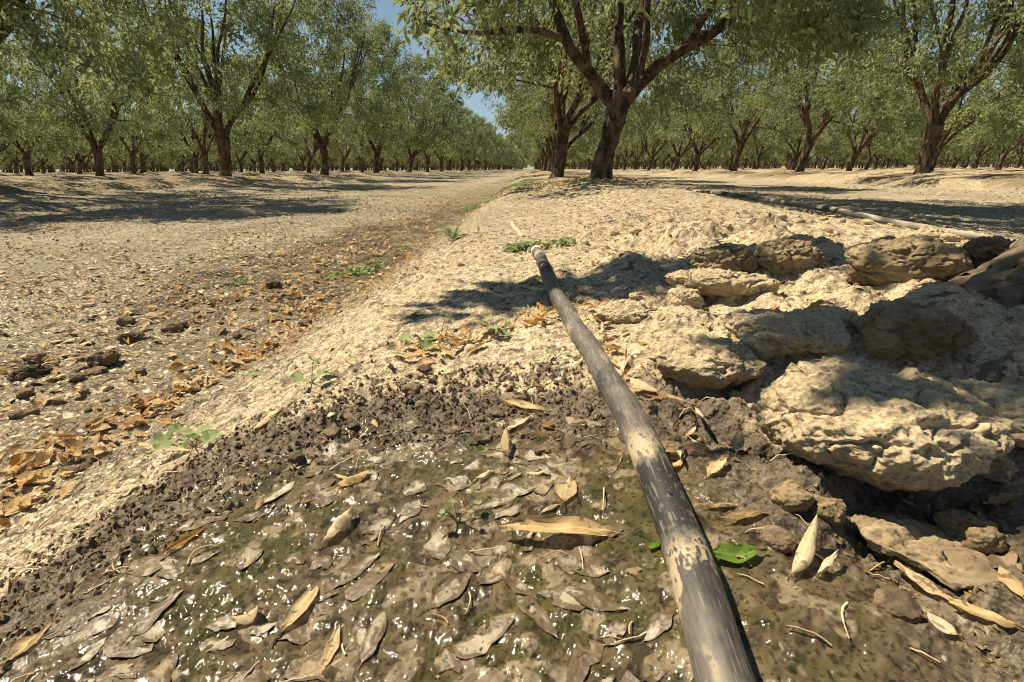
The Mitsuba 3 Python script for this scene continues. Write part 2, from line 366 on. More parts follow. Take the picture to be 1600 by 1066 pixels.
# ------------------------------------------------------------------ mesh helpers
def tube(points, radii, sides=8, cap=True, rough=0.0, seed=0):
    p = np.asarray(points, float)
    t = np.gradient(p, axis=0)
    t /= np.linalg.norm(t, axis=1, keepdims=True) + 1e-12
    ref = np.array([0, 1.0, 0.01]) if abs(t[0, 1]) < 0.8 else np.array([0, 0.01, 1.0])
    a = ref - t * (t @ ref)[:, None]
    a /= np.linalg.norm(a, axis=1, keepdims=True) + 1e-12
    b = np.cross(t, a)
    g = np.arange(sides) * 2 * np.pi / sides
    r = np.broadcast_to(np.asarray(radii, float), (len(p),))[:, None, None]
    off = np.cos(g)[None, :, None] * a[:, None] + np.sin(g)[None, :, None] * b[:, None]
    v = p[:, None] + r * off
    if rough:
        k = fbm(v * (0.45 / max(1e-6, float(r.max()))) + seed, 3) - 0.5
        v = v + off * r * k[..., None] * rough
    n = len(p)
    v = v.reshape(-1, 3)
    i, j = np.meshgrid(np.arange(n - 1), np.arange(sides), indexing='ij')
    q = np.stack([i * sides + j, i * sides + (j + 1) % sides, (i + 1) * sides + (j + 1) % sides, (i + 1) * sides + j], -1).reshape(-1, 4)
    f = np.vstack([q[:, [0, 1, 2]], q[:, [0, 2, 3]]])
    if cap:
        v = np.vstack([v, p[:1], p[-1:]])
        k = np.arange(sides)
        f = np.vstack([f, np.stack([np.full(sides, n * sides), (k + 1) % sides, k], 1), np.stack([np.full(sides, n * sides + 1), (n - 1) * sides + k, (n - 1) * sides + (k + 1) % sides], 1)])
    return v, f


def join(parts):
    vs, fs, at = [], [], 0
    for v, f in parts:
        vs.append(v); fs.append(f + at); at += len(v)
    return np.vstack(vs), np.vstack(fs)


def smooth_path(pts, n):
    pts = np.asarray(pts, float)
    s = np.concatenate([[0], np.cumsum(np.linalg.norm(np.diff(pts, axis=0), axis=1))])
    return PchipInterpolator(s, pts, axis=0)(np.linspace(0, s[-1], n))


# ------------------------------------------------------------------ almond trees
def envelope(rng, n, cen, rad3, zmin, top, seed=0.0):
    """Points through a broad crown that is widest low down and hangs to about ZMIN."""
    out = []
    while len(out) < n:
        z = zmin + (top - zmin) * rng.uniform() ** 1.3
        h = (z - zmin) / (top - zmin)
        r = (0.90 + 0.42 * h) if h < 0.24 else 1.0 - 0.80 * ((h - 0.24) / 0.76) ** 2.0
        a = rng.uniform(0, 2 * np.pi)
        r *= 0.80 + 0.42 * noise(np.array([[math.cos(a) * 1.6 + seed, math.sin(a) * 1.6, z * 0.9]]))[0]
        q = rng.uniform(0.06, 1.0) ** 0.62
        p = np.array([cen[0] + math.cos(a) * rad3[0] * r * q, cen[1] + math.sin(a) * rad3[1] * r * q, z - 0.18 * (q > 0.7) * (h < 0.3) * rng.uniform()])
        if h < 0.3 and q < 0.6 - h:
            continue
        out.append(p)
    return np.array(out)


def make_tree(seed, trunk, limbs, attract, leaves, leaf_size, detail, trunk_r=0.125, twig=0.5, first=0.15, flare=0.55, sprays=None, res=44):
    """(trunk mesh, limb meshes, crown mesh): twigs grow from the limbs to every point of ATTRACT and carry the leaves."""
    rng = np.random.default_rng(seed)
    sides = {3: (44, 14, 5), 2: (14, 7, 4), 1: (7, 5, 3), 0: (5, 4, 3)}[detail]
    if res > 44:
        sides = (res, *sides[1:])
    tp = smooth_path(trunk, res if detail > 2 else 16 if detail > 1 else 6)
    h = np.linspace(0, 1, len(tp))
    tr = trunk_r * (0.86 + (np.minimum(0.5, 2.6 * np.exp(-h / 0.07)) if res > 44 else flare * np.exp(-h / 0.13)) + 0.16 * h ** 4)
    tv, tf = tube(tp, tr, sides[0], rough=(0.28 if res > 44 else 0.42) if detail > 1 else 0.2, seed=seed)
    if detail > 2:      # fissures and scars in the bark
        ctr = tp[np.minimum(np.arange(len(tv)) // sides[0], len(tp) - 1)]
        o = tv - ctr; o[:, 2] = 0
        w = np.abs(fbm(tv * [26, 26, 9] + seed, 3) - 0.5)
        if res > 44:
            tv = tv + o * (0.16 * (fbm(tv * [46, 46, 15] + seed, 3) - 0.5) - 0.07 * np.clip(0.09 - np.abs(fbm(tv * [60, 60, 16] + 9, 3) - 0.5), 0, 1) / 0.09)[:, None]
        else:
            tv = tv - o * (0.15 * np.clip(0.13 - w, 0, 1) / 0.13)[:, None] + o * (0.18 * (fbm(tv * [14, 14, 8] + 3, 2) - 0.5))[:, None]
    limb_m, nodes, girth = [], [], []
    for k, lp in enumerate(limbs):
        lr0 = trunk_r * (0.5 if k < len(limbs) // 3 + (detail == 3) * 2 else 0.26)
        pts = smooth_path(lp, 14 if detail > 1 else 6)
        g = np.linspace(0, 1, len(pts))
        pts = pts + (fbm(pts * 1.7 + seed, 2)[:, None] - 0.5) * 0.16 * np.array([[1, 1, 0.3]]) * np.minimum(1, g * 4)[:, None]
        rr = lr0 * (1 - 0.78 * g) + 0.006
        limb_m.append(tube(pts, rr, sides[1], rough=0.3 if detail > 1 else 0, seed=seed + k))
        for a in range(2, len(pts)):
            nodes.append(pts[a]); girth.append(rr[a])
    nodes = list(nodes)
    order = np.argsort(np.linalg.norm(attract - tp[-1], axis=1))
    twigs, tips = [], []
    for a in order:
        p = attract[a]
        nd = np.array(nodes)
        cost = np.linalg.norm(nd - p, axis=1) + 0.5 * np.maximum(0, nd[:, 2] - p[2])
        b = int(np.argmin(cost)); s = nd[b]
        L = np.linalg.norm(p - s)
        mid = (s + p) / 2 + rng.normal(size=3) * 0.09 * L + np.array([0, 0, 0.10 * L])
        pts = smooth_path([s, mid, p], 5 if detail > 1 else 3)
        g0 = min(girth[b] * 0.75, 0.004 + 0.016 * L)
        rr = np.linspace(max(g0, 0.004), 0.0028, len(pts))
        twigs.append((pts, rr))
        for c in range(1, len(pts)):
            nodes.append(pts[c]); girth.append(rr[c])
    crown_wood = [tube(pts, rr * (1 if detail > 1 else 1.5), sides[2], cap=False) for pts, rr in twigs if detail > 0]
    # leaves hang in tufts round the outer part of each twig
    own = np.flatnonzero(order < (len(attract) if sprays is None else len(attract) - len(tips)))
    per = own[rng.integers(0, len(own), leaves)]
    tp_ = np.array([np.vstack([t[0][0], t[0][len(t[0]) // 2], t[0][-1]]) for t in twigs])
    u = rng.uniform(first, 1.06, leaves) ** 0.8
    P = np.where(u[:, None] < 0.5, tp_[per, 0] * (1 - 2 * u[:, None]) + tp_[per, 1] * 2 * u[:, None], tp_[per, 1] * (2 - 2 * u[:, None]) + tp_[per, 2] * (2 * u[:, None] - 1))
    P = P + rng.normal(size=(leaves, 3)) * np.array([0.075, 0.075, 0.085]) * (twig / 0.5)
    if sprays is not None:
        P = np.vstack([P, sprays]); leaves = len(P)
    out = P - np.array([0, 0, 2.2]); out[:, 2] *= 0.4
    out /= np.linalg.norm(out, axis=1, keepdims=True) + 1e-9
    D = rng.normal(size=(leaves, 3)) * 0.62 + out * 0.45 + np.array([0, 0, -0.5])
    D /= np.linalg.norm(D, axis=1, keepdims=True)
    W = np.cross(D, rng.normal(size=(leaves, 3)) * 0.8 + np.array([0, 0, 1.0]))
    W /= np.linalg.norm(W, axis=1, keepdims=True) + 1e-9
    N = np.cross(W, D)
    s = leaf_size * rng.uniform(0.65, 1.2, leaves)[:, None]
    if sprays is not None:
        s[-len(sprays):] *= spray_scale[:, None]      # smaller leaves, so the added sprays throw smaller patches of shade
    w = s * rng.uniform(0.13, 0.19, (leaves, 1))
    if detail == 3:
        vv = np.stack([P, P + D * s * 0.36 + W * w + N * s * 0.05, P + D * s * 0.36 - W * w + N * s * 0.05, P + D * s * 0.7 + W * w * 0.75 - N * s * 0.02, P + D * s * 0.7 - W * w * 0.75 - N * s * 0.02, P + D * s * 1.05 - N * s * 0.13], 1)
        ff = np.array([[0, 1, 2], [1, 3, 2], [2, 3, 4], [3, 5, 4]])
    else:
        vv = np.stack([P, P + D * s * 0.5 + W * w + N * s * 0.06, P + D * s - N * s * 0.05, P + D * s * 0.5 - W * w + N * s * 0.06], 1)
        ff = np.array([[0, 1, 2], [0, 2, 3]])
    k = vv.shape[1]
    LF = (ff[None] + (np.arange(leaves) * k)[:, None, None]).reshape(-1, 3)
    return (tv, tf), limb_m, (join(crown_wood) if crown_wood else None), (vv.reshape(-1, 3), LF)


def generic_tree(seed, n_twigs, leaves, leaf_size, detail):
    rng = np.random.default_rng(seed)
    h = rng.uniform(0.66, 0.84)
    trunk = [(0, 0, -0.1), (rng.normal() * 0.02, rng.normal() * 0.02, 0.25), (rng.normal() * 0.04, rng.normal() * 0.04, h)]
    limbs, n = [], int(rng.integers(4, 6))
    a0 = rng.uniform(0, 6.28)
    for k in range(n):
        a = a0 + k * 2 * np.pi / n + rng.normal() * 0.25
        e, L = rng.uniform(0.75, 1.15), rng.uniform(2.3, 3.0)
        d = np.array([np.cos(a), np.sin(a), 0])
        f = np.array(trunk[2])
        limbs.append([f - [0, 0, 0.12], f + d * 0.30 * np.cos(e) + [0, 0, 0.28 * np.sin(e)], f + d * L * 0.5 * np.cos(e) + [0, 0, L * 0.5 * np.sin(e)], f + d * L * 0.72 * np.cos(e) + [0, 0, L * 1.0 * np.sin(e) + 0.2]])
        first = len(limbs) - 1
        for sgn in (-1, 1):
            a2 = a + sgn * rng.uniform(0.25, 0.7)
            d2 = np.array([np.cos(a2), np.sin(a2), 0])
            w = rng.uniform(0.25, 0.55)
            b0 = np.array(limbs[first][1]) * (1 - w) + np.array(limbs[first][2]) * w
            limbs.append([b0, b0 + d2 * 0.22 + [0, 0, 0.5], b0 + d2 * rng.uniform(0.5, 0.9) + [0, 0, 1.3], b0 + d2 * rng.uniform(0.7, 1.3) + [0, 0, 2.1]])
    limbs = limbs[0::3] + limbs[1::3] + limbs[2::3]
    att = envelope(rng, n_twigs, (0, 0), (2.4, 2.6), 1.28 + 0.1 * rng.normal(), 5.2 + 0.2 * rng.normal(), seed * 1.3)
    return make_tree(seed, trunk, limbs, att, leaves, leaf_size, detail)


def shapegroup(key, tree):
    (tk, lm, wood, lf) = tree
    g = {'type': 'shapegroup', 'trunk': mikit.ply(join([tk]) if lm is None else tk, 'bark', smooth=True)}
    for k, m in enumerate(lm):
        g['limb' if k == 0 else f'limb_{k:03d}'] = mikit.ply(m, 'bark', smooth=True)
    if wood is not None:
        g['twigs'] = mikit.ply(wood, 'bark', smooth=True)
    g['crown'] = mikit.ply(lf, 'tree_leaf', smooth=False)
    scene[key] = g


def far_group(key, tree):
    (tk, lm, wood, lf) = tree
    scene[key] = {'type': 'shapegroup', 'trunk': mikit.ply(join([tk] + lm + ([wood] if wood is not None else [])), 'bark', smooth=True), 'crown': mikit.ply(lf, 'tree_leaf', smooth=False)}


NEAR, MID, FAR = [f'near_almond_{c}' for c in 'abcdef'], [f'mid_almond_{c}' for c in 'abcde'], ['far_almond_a', 'far_almond_b', 'far_almond_c']
for k, key in enumerate(NEAR):
    shapegroup(key, generic_tree(101 + k, 480, 24000, 0.118, 2))
for k, key in enumerate(MID):
    far_group(key, generic_tree(201 + k, 160, 6000, 0.21, 1))
for k, key in enumerate(FAR):
    far_group(key, generic_tree(301 + k, 70, 1700, 0.42, 0))

# the tree that stands in front, with its own limbs
ML = [[(0.10, 0.0, 0.80), (-0.16, -0.05, 1.08), (-0.42, -0.12, 1.36), (-0.55, -0.12, 1.95), (-0.85, 0.0, 3.3)],
      [(0.20, 0.0, 0.82), (0.42, -0.06, 1.08), (0.70, -0.12, 1.26), (0.98, -0.2, 1.40), (1.18, -0.2, 1.9), (1.7, -0.1, 3.0)],
      [(0.16, 0.04, 0.82), (0.15, 0.16, 1.2), (0.12, 0.28, 1.6), (0.16, 0.45, 2.3), (0.3, 0.6, 3.8)],
      [(0.20, 0.0, 0.85), (0.32, 0.22, 1.2), (0.40, 0.6, 1.7), (0.7, 1.1, 2.9)],
      [(-0.40, -0.12, 1.34), (-0.72, -0.2, 1.40), (-1.15, -0.3, 1.36), (-1.6, -0.4, 1.42)],
      [(-0.15, -0.05, 1.07), (-0.30, -0.45, 1.5), (-0.45, -1.0, 1.95), (-0.6, -1.5, 2.4)],
      [(0.7, -0.12, 1.26), (0.85, -0.6, 1.55), (1.15, -1.2, 1.75)],
      [(0.3, -0.03, 0.98), (0.34, -0.1, 1.35), (0.33, -0.2, 1.9), (0.25, -0.3, 2.9)]]
ML = [[(a, b, c - 0.14) for a, b, c in limb] for limb in ML]
rng = np.random.default_rng(55)
matt = envelope(rng, 700, (0.25, -0.05), (2.15, 2.55), 1.12, 5.0, 3.0)
main = make_tree(56, [(0, 0, -0.1), (0.03, 0, 0.2), (0.09, 0.01, 0.42), (0.17, 0.0, 0.78)], ML, matt, 40000, 0.10, 3, trunk_r=0.108)
MX, MY = 0.65, 5.5
mz = height1(MX, MY)


def own_tree(key, tree, to_world):
    (tk, lm, wood, lf) = tree
    scene[key + '__trunk'] = mikit.ply(tk, 'bark', smooth=True, to_world=to_world)
    for k, m in enumerate(lm):
        scene[key + '__limb' + (f'_{k:03d}' if k else '')] = mikit.ply(m, 'bark', smooth=True, to_world=to_world)
    scene[key + '__twigs'] = mikit.ply(wood, 'bark', smooth=True, to_world=to_world)
    labels[key + '__twigs'] = {'kind': 'stuff'}
    scene[key + '__crown'] = mikit.ply(lf, 'tree_leaf', smooth=False, to_world=to_world)


key = numbered('almond_tree')
own_tree(key, main, T().translate([MX, MY, mz]))
tag(key, 'largest almond tree, thick dark leaning trunk standing on the tan berm behind the hose', 'tree')

# the tree beside the camera: only the foot of its trunk is in view, leaf sprays added to its crown throw the patches of shade
SHADE = [
    (-0.07386, 0.8366, 1.75, 9, 0.02),
    (-0.03394, 0.8651, 1.75, 15, 0.025),
    (0.01898, 0.8779, 1.8, 22, 0.03),
    (0.07934, 0.9039, 1.8, 30, 0.035),
    (0.1427, 0.9323, 1.9, 34, 0.04),
    (0.21, 0.9401, 1.9, 34, 0.04),
    (0.2881, 0.9843, 2, 34, 0.04),
    (0.321, 0.8897, 2, 34, 0.04),
    (0.4309, 1.006, 2, 30, 0.04),
    (0.4842, 0.9749, 2, 22, 0.03),
    (0.5495, 0.9308, 1.9, 40, 0.035),
    (0.6575, 1.002, 1.9, 60, 0.04),
    (0.6365, 0.8734, 1.9, 50, 0.04),
    (0.3479, 0.5101, 1.8, 40, 0.022),
    (0.3642, 0.497, 1.8, 45, 0.024),
    (0.3799, 0.4881, 1.8, 40, 0.022),
    (0.3377, 0.4679, 1.8, 15, 0.02),
    (0.333, 0.3501, 1.7, 15, 0.016),
    (0.4005, 0.4154, 1.7, 11, 0.014),
    (0.6287, 0.7534, 1.9, 50, 0.04),
    (0.4485, 0.5053, 1.9, 44, 0.03),
    (0.4343, 0.4699, 1.9, 30, 0.03),
]
rng = np.random.default_rng(77)
att = envelope(rng, 90, (1.6, -1.2), (1.2, 1.3), 1.4, 4.6)
NTX, NTY = 0.625, 0.52
ntz = height1(NTX, NTY)
tips, sprays, spray_scale = [], [], []
for (sx, sy, hh, n, sp) in SHADE:          # small sprays of leaves, up towards the sun from the patches of shade they throw
    g = height1(sx, sy)
    c = np.array([sx, sy, g]) + SUN * ((hh - g) / SUN[2]) - [NTX, NTY, ntz]
    tips.append(c)
    sprays.append(c + rng.normal(size=(n, 3)) * sp)
    spray_scale.append(np.full(n, 0.42 if sp < 0.028 else 0.75))
natt, sprays, spray_scale = np.vstack([att, np.array(tips)]), np.vstack(sprays), np.concatenate(spray_scale)
NL = [[(0.2, 0, 0.75), (0.5, -0.2, 1.2), (0.9, -0.5, 2.0), (1.2, -0.8, 3.2)], [(0.2, 0, 0.75), (0.3, -0.4, 1.2), (0.5, -1.0, 2.0), (0.7, -1.4, 3.0)],
      [(0.2, 0, 0.75), (0.1, 0.1, 1.2), (-0.15, 0.2, 1.7), (-0.5, 0.4, 2.3)]]
nt = make_tree(78, [(0, 0, -0.12), (0.05, 0.0, 0.12), (0.12, 0, 0.4), (0.2, 0, 0.85)], NL, natt, 60 * len(att), 0.085, 3, trunk_r=0.155, twig=0.3, first=0.8, flare=0.8, sprays=sprays, res=150)
key = numbered('almond_tree')
own_tree(key, nt, T().translate([NTX, NTY, ntz]))
tag(key, 'grey brown flared almond trunk foot, cut off at the edge among the soil clods', 'tree')

spots = []
for r in range(-32, 33):
    for k in range(-1, 64):
        x, y = BERM_X + r * ROW, k * GAP + (0.9 if r < 0 else 0.3 if r > 0 else 0.1)
        if r == 0 and k < 2:
            continue
        ax = abs(math.degrees(math.atan2(x, max(y, 0.01))) + 2.27)
        dist = math.hypot(x, y)
        side = 2.8 / max(dist, 0.1)
        if dist > 330 or (dist > 14 and ax > 43.6 + math.degrees(math.atan(3.5 / dist))) or (dist <= 14 and (y < -1 or abs(r) > 2)):
            continue
        spots.append((dist, r, k, x, y))
spots.sort()
ORD = ['first', 'second', 'third', 'fourth', 'fifth', 'sixth', 'seventh', 'eighth', 'ninth', 'tenth']
seen = {}
rng = np.random.default_rng(5)
far_n = 0
for n, (dist, r, k, x, y) in enumerate(spots):
    x, y = x + rng.normal() * 0.12 - (0.4 if (r, k) == (-1, 1) else 0), y + rng.normal() * 0.15
    grp = NEAR if dist < 24 else MID if dist < 62 else FAR
    z = height1(x, y)
    s = rng.uniform(0.93, 1.08) * (1 if dist < 100 else 1.06)
    m = T().translate([x, y, z]).rotate([0, 1, 0], 9 + rng.normal() * 3.0).rotate([0, 0, 1], rng.uniform(0, 360)).scale([s, s, s * rng.uniform(0.95, 1.08)])
    ref = {'type': 'instance', 'group': {'type': 'ref', 'id': grp[int(rng.integers(len(grp)))]}, 'to_world': m}
    if n >= 292:
        far_n += 1
        scene[f'distant_orchard__{far_n:03d}'] = ref
        continue
    key = numbered('almond_tree')
    scene[key] = ref
    if grp is NEAR:
        labels[key + '__twigs'] = {'kind': 'stuff'}
    seen[r] = seen.get(r, 0) + 1
    c = seen[r]
    side = 'left' if r < 0 else 'right'
    rowname = {0: 'the same row as the largest tree', -1: 'the first row left of the sandy track', 1: 'the first row right of the berm'}.get(r, f'the {ORD[min(abs(r), 10) - 1]} row to the {side}')
    if r == 0 and c <= 4:
        tag(key, f'almond tree with dark trunk, {ORD[c - 1]} one behind the largest tree in its row', 'tree')
    elif abs(r) == 1 and c <= 9:
        tag(key, f'almond tree, {ORD[c - 1]} from the camera in {rowname}', 'tree')
    elif abs(r) == 2 and c <= 6 and dist < 60:
        tag(key, f'almond tree, {ORD[c - 1]} from the camera in {rowname}', 'tree')
    else:
        tag(key, f'distant small almond tree far down {rowname}', 'tree', f'distant almond trees of {rowname}')
tag('distant_orchard', 'far mass of green almond trees closing the view between the rows', kind='stuff')


# ------------------------------------------------------------------ the irrigation hoses
def lay(pts, lift, n):
    p = smooth_path(np.array([(x, y, 0) for x, y, _ in pts]), n)
    up = np.interp(np.linspace(0, 1, n), np.linspace(0, 1, len(pts)), [d for *_, d in pts])
    g = height(p[:, 0], p[:, 1])
    k = np.ones(9) / 9
    g = np.convolve(np.pad(g, 4, mode='edge'), k, mode='valid')
    p[:, 2] = g + lift + up
    return p


HR = 0.0116
HOSE = [(0.02, -0.5, 0), (0.055, -0.1, 0), (0.074, 0.10, 0), (0.0785, 0.17, 0.0), (0.0815, 0.24, 0.0), (0.080, 0.32, 0.001), (0.074, 0.43, 0.001), (0.062, 0.55, 0.001), (0.048, 0.70, 0.002), (0.030, 0.90, 0.004), (0.021, 1.05, 0.008), (0.012, 1.24, 0.012), (0.006, 1.33, 0.004), (-0.010, 1.45, -0.02), (-0.035, 1.60, -0.02)]
hp = lay(HOSE, HR * 0.86, 260)
put('irrigation_hose', tube(hp, HR, 28), 'hose_plastic', smooth=40)
tag('irrigation_hose', 'black plastic irrigation hose coated with dried mud, running up between wet soil and clods', 'hose')
near = hp[np.argmin(np.abs(hp[:, 1] - 1.285))]
sl = hp[(hp[:, 1] > 1.262) & (hp[:, 1] < 1.30)]
put('irrigation_hose__collar', tube(smooth_path(sl, 8), HR * 1.17, 24), 'pale_plastic', smooth=40)
labels['irrigation_hose__collar'] = {'label': 'pale ring round the hose where it bends over the hump'}
e = int(np.argmin(np.abs(hp[:, 1] - 0.272)))
c = hp[e]
v, f = tube([c + [-0.001, 0, HR - 0.0022], c + [-0.001, 0, HR + 0.0006]], [0.0014, 0.0012], 10)
put('irrigation_hose__emitter', (v, f), 'black_plastic', smooth=30)
H2 = [(-0.030, 1.72, -0.012), (-0.047, 1.80, 0.0), (-0.066, 1.93, 0.002), (-0.078, 2.04, 0.001), (-0.080, 2.14, -0.004), (-0.075, 2.25, -0.022)]
put('buried_hose', tube(lay(H2, HR * 0.7, 60), HR * 0.75, 20), 'pale_dust_plastic', smooth=40)
tag('buried_hose', 'short dusty length of hose showing beyond the green weeds', 'hose')
H3 = [(1.55, 7.0, -0.02), (1.45, 5.0, 0.002), (1.36, 3.8, 0.004), (1.38, 3.2, 0.002), (1.44, 2.6, 0.014), (1.48, 2.2, 0.024), (1.50, 1.9, 0.020), (1.52, 1.6, 0.002), (1.58, 1.3, 0.0)]
put('side_hose', tube(lay(H3, HR * 1.1, 200), HR * 1.2, 18), 'dusty_plastic', smooth=40)
tag('side_hose', 'dusty grey hose lying in dappled shade right of the berm', 'hose')


# ------------------------------------------------------------------ soil clods
def clod_mesh(seed, size, level, lump=0.35, flat=0.0):
    m = trimesh.creation.icosphere(subdivisions=level)
    n = np.array(m.vertices)
    o = seed * 3.17
    size = np.asarray(size, float)
    v = np.sign(n) * np.abs(n) ** 0.85
    v = 0.9 * v / np.maximum(1, 0.94 * np.linalg.norm(v, axis=1, keepdims=True)) * size
    v[:, 2] = np.where(v[:, 2] > 0, v[:, 2] * (1 - flat), v[:, 2])
    cut = np.random.default_rng(seed)
    for _ in range(9):      # faces where the lump broke off
        d = cut.normal(size=3) * [1, 1, 0.7]; d /= np.linalg.norm(d)
        lim = cut.uniform(0.66, 0.88) * float(np.abs(d * size).sum() ** 0.5 * np.linalg.norm(d * size) ** 0.5)
        over = np.maximum(0, v @ d - lim)
        v = v - 0.92 * over[:, None] * d
    k = 1 / float(np.mean(size))
    a = fbm(v * 1.1 * k + o, 2) - 0.5
    b = np.abs(fbm(v * 2.6 * k + o + 9, 3) - 0.5)
    c = fbm(v * 8 * k + o, 3) - 0.5
    d = n * size.min()
    v = v * (1 + 0.9 * lump * a)[:, None] + d * (1.05 * lump * a - 0.85 * lump * (b - 0.1) + 0.22 * c)[:, None]
    if level > 4:
        e = fbm(v * 190 + o, 3) - 0.5
        g = np.clip(noise(v * 90 + o) - 0.6, 0, 1)
        crack = np.clip(0.035 - np.abs(fbm(v * 26 + o + 5, 3) - 0.5), 0, 1) / 0.035
        v = v + n * (0.0075 * e - 0.012 * g - 0.0045 * crack)[:, None]
    return v, np.array(m.faces)


def place_clod(key, seed, x, y, size, rot, bsdf, level, lump=0.35, flat=0.2, lift=0.35, tilt=0.0):
    v, f = clod_mesh(seed, size, level, lump, flat)
    v = v * np.stack([1 - 0.30 * np.clip(-v[:, 2] / size[2], 0, 1.2) * (lift > 0.5), 1 - 0.38 * np.clip(-v[:, 2] / size[2], 0, 1.2) * (lift > 0.5), np.ones(len(v))], 1)
    c, s = math.cos(tilt), math.sin(tilt)
    v = np.stack([v[:, 0], v[:, 1] * c - v[:, 2] * s, v[:, 1] * s + v[:, 2] * c], 1)
    c, s = math.cos(rot), math.sin(rot)
    v = np.stack([v[:, 0] * c - v[:, 1] * s, v[:, 0] * s + v[:, 1] * c, v[:, 2]], 1)
    v += [x, y, height1(x, y) + size[2] * lift]
    put(key, (v, f), bsdf, smooth=True)


